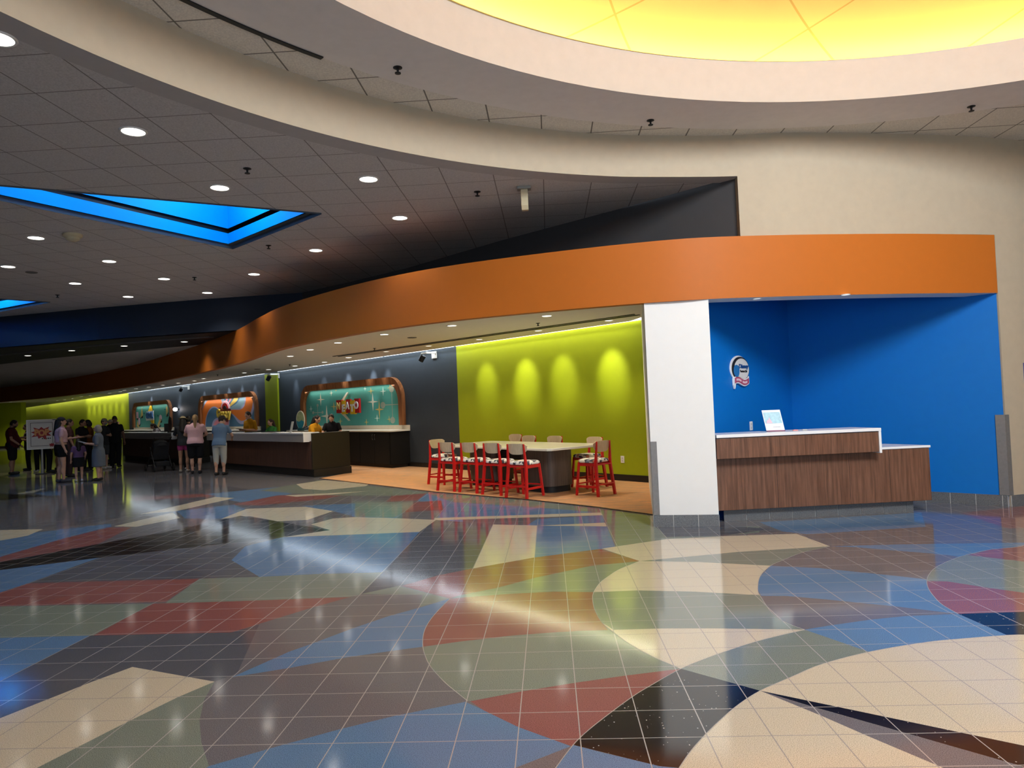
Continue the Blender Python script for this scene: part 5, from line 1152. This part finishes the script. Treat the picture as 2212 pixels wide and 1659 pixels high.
    if hair != 'bald':
        hv((0, -.006, 1.662), (.084, .098, .100), hr, -.35); hv((0, -.030, 1.635), (.080, .080, .100), hr, -.8)
        if hair == 'long':
            hr.capsule(Hd((0, -.06, 1.62)), U((0, -.115, 1.30)), .085*S, .07*S, 14, 1.0); hr.capsule(Hd((.05, -.03, 1.6)), U((.07, -.10, 1.32)), .05*S, .04*S); hr.capsule(Hd((-.05, -.03, 1.6)), U((-.07, -.10, 1.32)), .05*S, .04*S)
        if hair == 'bob': hv((0, -.02, 1.60), (.095, .10, .12), hr)
        if hair == 'ponytail':
            hr.capsule(Hd((0, -.095, 1.68)), Hd((0, -.14, 1.60)), .045*S, .05*S); hr.capsule(Hd((0, -.14, 1.60)), U((.01, -.135, 1.34)), .052*S, .035*S)
        if hair == 'full': hv((0, -.01, 1.675), (.105, .115, .10), hr, -.6)
        remesh(hr, .010*max(S, .8), 'hair', mh, t, None, 1)
    else:
        hv((0, -.012, 1.655), (.079, .092, .098), hr, -.2); remesh(hr, .010, 'hair', mh, t, 'very short dark hair', 1)
    me_ = mat('eye dark', (.01, .008, .006), .2, .5); mm_ = mat('lip', (.30, .10, .08), .5)
    for sx in (-1, 1):
        q = MB(); hv((sx*.032, .098, 1.642), (.012, .008, .008), q); q.obj('eye', me_, t, smooth=True)
    q = MB(); hv((0, .112, 1.578), (.022, .008, .005), q); q.obj('mouth', mm_, t, smooth=True)
    if cap:
        mc = mat('cap %.2f %.2f %.2f' % cap[0], cap[0], .8, .1); f = -1 if capback else 1
        q = MB(); hv((0, 0, 1.672), (.094, .108, .092), q, .0); hv((0, f*.13, 1.682), (.075 if cap[1] == 'cap' else .15, .085 if cap[1] == 'cap' else .03, .010), q)
        if cap[1] == 'hat': hv((0, 0, 1.680), (.15, .165, .012), q)
        q.obj('cap' if cap[1] == 'cap' else 'hat', mc, t, smooth=True)
    if extras: extras(t, S, U, Hd, wr_, hv)
    return t
def fp(x, y): p = at(x, y); return (p.x, p.y, .0005)
BK = (.012, .012, .014)
def held(name, d3, mt, which=1, off=(0, .05, .02), rot=0, lab=None):
    def f(t, S, U, Hd, wr_, hv):
        w_, d_ = wr_[which][0], wr_[which][1]; q = MB(); q.box((0, 0, 0), d3, Matrix.Rotation(radians(rot), 3, 'X'))
        o = q.obj(name, mt, None, bevel=.004); tag(o, lab, {'tablet': 'tablet', 'paper_sheet': 'paper', 'phone': 'phone'}.get(name, name)); M2 = t.matrix_basis.copy()
        o.matrix_world = Matrix.LocRotScale(t.location, t.rotation_euler, None) @ Matrix.Translation(w_+d_*.09*S+Vector(off))
    return f
def strap_pack(mt, lab=None, size=(.15, .09, .20), y=-.19, z=1.22):
    def f(t, S, U, Hd, wr_, hv):
        loc = Matrix.LocRotScale(t.location, t.rotation_euler, None); o = thing('backpack', lab, 'backpack', M=loc)
        q = MB(); n = 16
        q.loft([[U((size[0]*s2*cos(2*pi*i/n)*(1 if abs(cos(2*pi*i/n)) < .9 else .95), y+size[1]*s2*sin(2*pi*i/n), z+size[2]*zz)) for i in range(n)] for zz, s2 in ((-1, .55), (-.9, .95), (-.3, 1.05), (.4, 1), (.85, .8), (1, .35))])
        q.obj('bag', mt, o, smooth=True)
        for sx in (-1, 1):
            q = MB(); q.tube([U(p_) for p_ in ((sx*.10, y+.05, z+.16), (sx*.115, -.02, 1.475), (sx*.12, .10, 1.40), (sx*.13, .155, 1.25), (sx*.16, .05, 1.08), (sx*.13, y+.04, z-.14))], .014, 8); q.obj('strap', mt, o, smooth=True)
    return f
def multi(*fs):
    def f(*a):
        for g_ in fs: g_(*a)
    return f
def glasses(t, S, U, Hd, wr_, hv):
    q = MB()
    for sx in (-1, 1):
        pts = [Hd((sx*.034+.026*cos(2*pi*i/12), .122, 1.642+.02*sin(2*pi*i/12))) for i in range(13)]; q.tube(pts, .003*S, 6); q.tube([Hd((sx*.06, .12, 1.645)), Hd((sx*.08, .01, 1.645))], .003*S, 6)
    q.obj('glasses', mat('dark frame', (.05, .02, .02), .3), t)
def badge(t, S, U, Hd, wr_, hv):
    q = MB(); q.ell(U((.08, .155, 1.30)), (.035, .012, .02)); q.obj('name_badge', M_TOP, t, smooth=True)
def beard(t, S, U, Hd, wr_, hv):
    q = MB(); hv((0, .062, 1.568), (.054, .056, .044), q); q.obj('beard', mat('hair 0.020 0.015 0.012', (.02, .015, .012)), t, smooth=True)
def watch(t, S, U, Hd, wr_, hv):
    w_, d_ = wr_[1][0], wr_[1][1]; q = MB(); q.tube([w_-d_*.02, w_+d_*.015], .036*S, 12); q.obj('watch_band', M_BLACK, t)
def mask(t, S, U, Hd, wr_, hv):
    q = MB(); hv((0, .075, 1.585), (.058, .055, .045), q); q.obj('face_mask', mat('grey mask', (.22, .22, .22), .8), t, smooth=True)
DARK = (.016, .015, .017)
# left group
person(fp(27, 1025), 1.78, -62, 'heavy bearded man in a maroon tee and dark shorts looking down, far left', (.075, .012, .012), 'shorts', DARK, skin='tan', arms=('phone', 'bag'), pitch=28, k=1.25, belly=.12, extras=multi(beard, watch, held('phone', (.075, .15, .01), M_BLACK, 0, (0, .03, .03), 30, 'dark phone held by the bearded man in maroon')), long_shorts=.50)
person(fp(62, 1016), 1.62, 130, 'person in black with a tote, half hidden left of the POP poster stand', DARK, 'pants', DARK, hair='long', skin='tan', arms=('phone', 'down'), pitch=15, extras=strap_pack(mat('tote tan', (.50, .34, .20), .8), 'tan bag on the back of the person left of the POP stand', (.12, .08, .17)))
person(fp(87, 1019), 1.70, 60, 'person in black trousers and white shoes hidden behind the POP poster', DARK, 'pants', DARK, shoe=(.60, .58, .55), arms=('fold', 'fold'), skin='tan')
person(fp(107, 1021), 1.72, -60, 'person in dark trousers and black shoes behind the POP stand post', DARK, 'pants', DARK, arms=('fold', 'down'), skin='tan', hair='bob')
person(fp(134, 1042), 1.77, -52, 'woman in a pale pink crop tee, black shorts and dark cap, long dark hair', (.55, .34, .36), 'mini', BK, hair='long', arms=('phone', 'down'), pitch=4, k=1.18, hem=1.07, shoe=(.05, .05, .06), cap=((.03, .025, .03), 'cap'), capback=True, stance=.05, extras=held('phone', (.07, .14, .01), mat('pink phone', (.5, .3, .3), .4), 0, (0, .02, .02), 20, 'phone held by the woman in the pink crop tee'))
person(fp(126, 1015), 1.70, -70, 'man in a dark cap and plum shirt between the POP stand and the pink tee', (.09, .035, .035), 'shorts', DARK, skin='tan', arms=('phone', 'phone'), cap=((.012, .012, .014), 'cap'), pitch=16)
person(fp(150, 1030), 1.72, -40, 'dark clothed person with dark hair just behind the pink tee woman', (.07, .03, .028), 'pants', (.05, .03, .03), hair='short', arms=('phone', 'down'), skin='tan', turn=-20, k=1.05)
person(fp(171, 1040), 1.16, 40, 'small girl in a purple top and black skirt seen from behind', (.13, .07, .15), 'skirt', BK, hair='long', hcol=(.012, .010, .010), arms=('down', 'bag'), pitch=5, shoe=(.55, .50, .45), k=1.12)
person(fp(178, 1018), 1.70, -95, 'man in black with folded bare arms standing behind the small girl', BK, 'pants', BK, hair='short', skin='tan', arms=('fold', 'fold'), pitch=20, k=1.1)
person(fp(195, 1014), 1.68, 120, 'person in a rust brown top with dark bobbed hair holding white paper', (.18, .06, .012), 'pants', BK, hair='bob', skin='tan', arms=('phone', 'fold'), pitch=15, extras=held('paper_sheet', (.10, .005, .15), M_PAPER, 0, (0, .02, .05), 15, 'white paper held by the person in the rust brown top'))
person(fp(214, 1038), 1.52, 108, 'elderly woman in a grey blue dress with glasses and badge, holding a tablet', (.115, .13, .155), 'dress', (.11, .125, .15), hair='bob', hcol=(.26, .23, .19), arms=('phone', 'phone'), pitch=-2, k=1.12, sleeve=.9, shoe=BK, extras=multi(glasses, badge, held('tablet', (.19, .26, .01), mat('tablet grey', (.30, .30, .30), .4), 0, (.07, .05, .03), 18, 'grey tablet held by the elderly woman in grey blue')))
person(fp(226, 1013), 1.70, -100, 'person in a khaki cap and grey mask behind the elderly woman', (.03, .03, .032), 'shorts', (.06, .065, .07), arms=('fold', 'down'), cap=((.36, .31, .22), 'cap'), extras=mask, shoe=(.5, .45, .42))
person(fp(243, 1003), 1.66, 160, 'person in a white cap behind the tall man in black', (.25, .09, .06), 'pants', DARK, arms=('fold', 'fold'), cap=((.62, .52, .44), 'cap'))
person(fp(250, 1010), 1.78, 20, 'tall man in black with cropped hair, seen from behind before the lime wall', BK, 'pants', BK, hair='bald', skin='brown', arms=('fold', 'down'), pitch=6, k=1.12)
person(qpt(15.35, -.62, .0005), 1.68, -48, 'person in a grey tee bent over the far desk end, hand on head', (.46, .45, .42), 'shorts', BK, hair='full', arms=('counter', 'head'), lean=26, pitch=30, skin='fair', extras=strap_pack(mat('grey pack', (.33, .31, .28), .85), 'grey backpack on the person bent over the far desk', (.17, .10, .22)))
person(qpt(13.9, .95, .0005), 1.50, 140, 'staff member with dark hair and white collar bent low behind the far desk', (.45, .44, .46), 'pants', DARK, hair='long', arms=('counter', 'counter'), lean=22, pitch=22, skin='tan')
# middle group
person(fp(398, 1020), 1.66, 20, 'woman in a tan hat, dark top and magenta shorts at the desk', (.03, .032, .036), 'mini', (.35, .045, .16), hair='long', arms=('counter', 'counter'), pitch=8, cap=((.30, .24, .14), 'hat'), shoe=(.28, .24, .20), skin='tan', k=.98, sleeve=.9)
person(fp(410, 1014), 1.66, 25, 'dark haired person between the tan hat and the blond ponytail', BK, 'pants', BK, hair='short', arms=('counter', 'down'), skin='tan', shoe=(.5, .5, .5))
person(fp(424, 1023), 1.70, 22, 'woman in a pink tee with a blond ponytail leaning on the desk, seen from behind', (.66, .40, .42), 'shorts', BK, hair='ponytail', hcol=(.30, .18, .08), arms=('counter', 'counter'), lean=8, pitch=10, k=1.30, hem=.93, shoe=BK, stance=-.04, long_shorts=.50)
person(qpt(5.55, .95, .0005), 1.74, 155, 'man in a mustard shirt standing behind the long desk reading', (.42, .20, .012), 'pants', DARK, hair='short', skin='fair', arms=('phone', 'phone'), pitch=28, k=1.1, sleeve=.8, extras=held('tablet', (.20, .26, .012), M_BLACK, 1, (-.07, .02, .01), 12, 'black tablet held by the man in mustard behind the desk'))
person(fp(476, 1026.5), 1.66, 0, 'person in a blue tee and pale grey capri trousers leaning on the long desk', (.12, .19, .30), 'capri', (.42, .42, .38), hair='full', hcol=(.022, .014, .010), arms=('counter', 'counter'), lean=14, pitch=24, k=1.12, turn=-22, shoe=(.015, .015, .016), hem=.90, stance=.03)
person(qpt(3.95, .95, .0005), 1.48, 150, 'staff woman with long brown hair and green top low behind the long desk', (.05, .22, .05), 'pants', DARK, hair='long', hcol=(.035, .018, .010), arms=('counter', 'counter'), lean=6, pitch=14)
person(qpt(1.55, .92, .0005), 1.56, 258, 'woman in a mustard shirt with long black hair behind the long desk', (.55, .25, .012), 'pants', DARK, hair='long', hcol=(.012, .009, .008), arms=('counter', 'counter'), lean=12, pitch=18, k=1.12, sleeve=.8)
person(qpt(.80, 1.12, .0005), 1.60, 190, 'bearded man in black beside the woman in mustard behind the long desk', BK, 'pants', BK, hair='short', arms=('counter', 'counter'), lean=14, pitch=26, extras=beard)
# ------------------------------------------------------------------ light
wd = bpy.data.worlds.new('world'); SC.world = wd; wd.use_nodes = True
bg = wd.node_tree.nodes['Background']; bg.inputs[0].default_value = (.72, .84, 1.0, 1); bg.inputs[1].default_value = 0.75
# daylight through the round skylight in the top of the dome
light('skylight', 'AREA', (DC[0], DC[1], 6.35), 680, (.90, .95, 1.0), size=2.2, direction=(-.12, .93, -.36))
# entrance glazing behind the camera
light('entrance_daylight', 'AREA', (3.0, -6.5, 2.4), 380, (.78, .88, 1.0), size=9, size_y=4.0, direction=(0, 1, .08))
# lamps in the soffit above the carpet and the alcove
WARM = (1.0, .86, .66); NEUT = (1.0, .93, .82); COOL = (.80, .90, 1.0)
for p in FR[:6]:
    q = at(*p, H4); light('downlight_beam', 'SPOT', (q.x, q.y, H4-.05), 135, WARM, angle=115, blend=.7, size=.07)
for p in SR_[:6]:
    q = at(*p, H4); light('downlight_beam', 'SPOT', (q.x, q.y, H4-.05), 60, WARM, angle=100, blend=.7, size=.06)
for p in ((1635,644),(1826,636)):
    q = at(*p, HB); light('downlight_beam', 'SPOT', (q.x, q.y, HB-.03), 9, (.75, .92, 1.0), angle=75, blend=.6, size=.05, direction=(.05, .35, -1))
# wall washing slot and scallops on the long wall
for s0, s1, e_, c_ in ((0, 6, 30, (1, .97, .8)), (6.0, 9.4, 26, COOL), (9.4, 16.7, 34, COOL), (17.8, 26, 34, COOL), (26.2, 37.2, 46, COOL), (37.3, 48.3, 90, (1, .97, .8)), (48.5, 62, 45, (1, .95, .75)), (62, 76, 25, (1, .95, .75))):
    c = wp((s0+s1)/2, .27); o = light('slot_light', 'AREA', (c[0], c[1], 3.5), e_*1.5, c_, size=s1-s0-.1, size_y=.10, direction=(.12, .12, -1))
    o.rotation_euler = (Matrix.Rotation(radians(-45), 4, 'Z') @ Matrix.Rotation(radians(-14), 4, 'X')).to_euler()
    if s0 < 30:
        q = MB(); q.wall([wp(s0+.05, .055), wp(s1-.05, .055)], 3.155, 3.225, .02); tag(q.obj('slot_light', emit('slot glow %d' % int(s0), c_, 5.0)), 'light strip in the slot above the %s' % {0: 'lime green wall', 6: 'bare slate wall right of the starburst mural', 9: 'turquoise starburst mural', 17: 'swirl mural', 26: 'farthest mural'}[int(s0)], 'light', 'light strips in the wall slot')
def scallop(s, e_, c_, d=.42, ang=62, aim=.9, z=H4-.03):
    a = wp(s, d); b_ = wp(s, 0); light('scallop_beam', 'SPOT', (a[0], a[1], z), e_, c_, target=(b_[0], b_[1], z-aim), angle=ang, blend=.9, size=.07)
for s, e_ in ((4.85, 75), (3.45, 120), (2.27, 85), (.9, 135)): scallop(s, e_, (1.0, .97, .78), .85, 46, .86)
for s, e_ in ((15.3, 50), (13.2, 36), (11.6, 130), (10.1, 130), (9.3, 70)): scallop(s, e_*.6, (.85, .92, 1.0), .36, 44, .62)
for s, e_ in ((24.6, 55), (22.9, 60), (21.6, 100), (20.2, 75), (18.9, 40), (32.7, 120), (28.0, 40)): scallop(s, e_*.6, (.9, .94, 1.0), .36, 44, .62)
for i in range(7): scallop(38.6+1.45*i, 45, (1.0, .96, .7), .75, 75, 1.3)
# lamps over the murals
for s, w_, e_ in ((11.6, 5.6, 20), (21.8, 5.8, 26), (32.6, 5.8, 16)):
    a = wp(s, .12); o = light('mural_light', 'AREA', (a[0], a[1], 2.31), e_*.35, (1, .96, .86), size=w_, size_y=.04)
    o.rotation_euler = (Matrix.Rotation(radians(-45), 4, 'Z') @ Matrix.Rotation(radians(20), 4, 'X')).to_euler()
# hall downlights
for (ci, ri) in ((1,0),(1,1),(0,1),(0,2),(1,3),(3,2),(3,3),(4,3),(4,4),(3,4),(2,4),(4,5),(3,5)):
    light('downlight_beam', 'SPOT', (COLX[ci], ROWY[ri], H2-.05), 70, NEUT, angle=125, blend=.9, size=.1)
for s, d in ((2.5, .3), (6, .3), (11, .4), (14, .4), (5, -1.6), (16, -3), (13, -3.5), (17.5, -5)):
    q = qpt(s, d, H4-.05); light('downlight_beam', 'SPOT', q, 45, NEUT, angle=110, blend=.7, size=.08)
for x_, y_, e_ in ((-7.7, 15.85, 22), (-9.1, 16.0, 9)):
    light('downlight_beam', 'SPOT', (x_, y_, H2-.03), e_, NEUT, angle=62, blend=.5, size=.04)
for p, e_ in (((398,738), 40), ((268,747), 40), ((155,757), 40), ((60,768), 40)):
    q = at(*p, H3); light('downlight_beam', 'SPOT', (q.x, q.y, H3-.03), e_, NEUT, angle=130, blend=.8, size=.08)
q = at(23, 868, H4); light('downlight_beam', 'SPOT', (q.x, q.y, H4-.04), 220, (1, .93, .7), angle=130, blend=.8, size=.08)
for x_, y_, e_ in ((-6.9, 16.9, 30), (-9.24, 18.36, 14)):      # beams that graze the orange band and the navy step
    light('downlight_beam', 'SPOT', (x_, y_, H3-.03), e_, (1, .85, .6), angle=50, blend=.5, size=.04)
# blue coffers
for P in (COFF, COFF2):
    c = sum(P, Vector((0, 0)))/4
    for f, e_ in ((.25, 60), (.7, 45)):
        q = P[0].lerp(P[2], f) if f > .5 else (P[0]+P[1])/2*.6+c*.4
        light('coffer_lamp', 'POINT', (q.x, q.y, H2+.9), e_*.8, (.65, .88, 1.0), size=.15)
for px_, py_ in ((197, 440), (405, 480)):
    q = at(px_, py_, H2+.5); d = Vector((-.35, .75, 0)); light('coffer_beam', 'SPOT', (q.x, q.y, H2+.75), 5, (.9, .95, 1), direction=(-.25, .30, -1), angle=40, blend=.6, size=.03)
vs = SC.view_settings; SC.display_settings.display_device = 'sRGB'
vs.view_transform = 'Standard'; vs.look = 'None'; vs.exposure = 0.0; vs.gamma = 1.0; vs.use_curve_mapping = False
SC.cycles.max_bounces = 8; SC.cycles.diffuse_bounces = 4; SC.cycles.glossy_bounces = 4; SC.cycles.sample_clamp_indirect = 6.0
SC.cycles.use_denoising = True; SC.cycles.caustics_reflective = False; SC.cycles.caustics_refractive = False
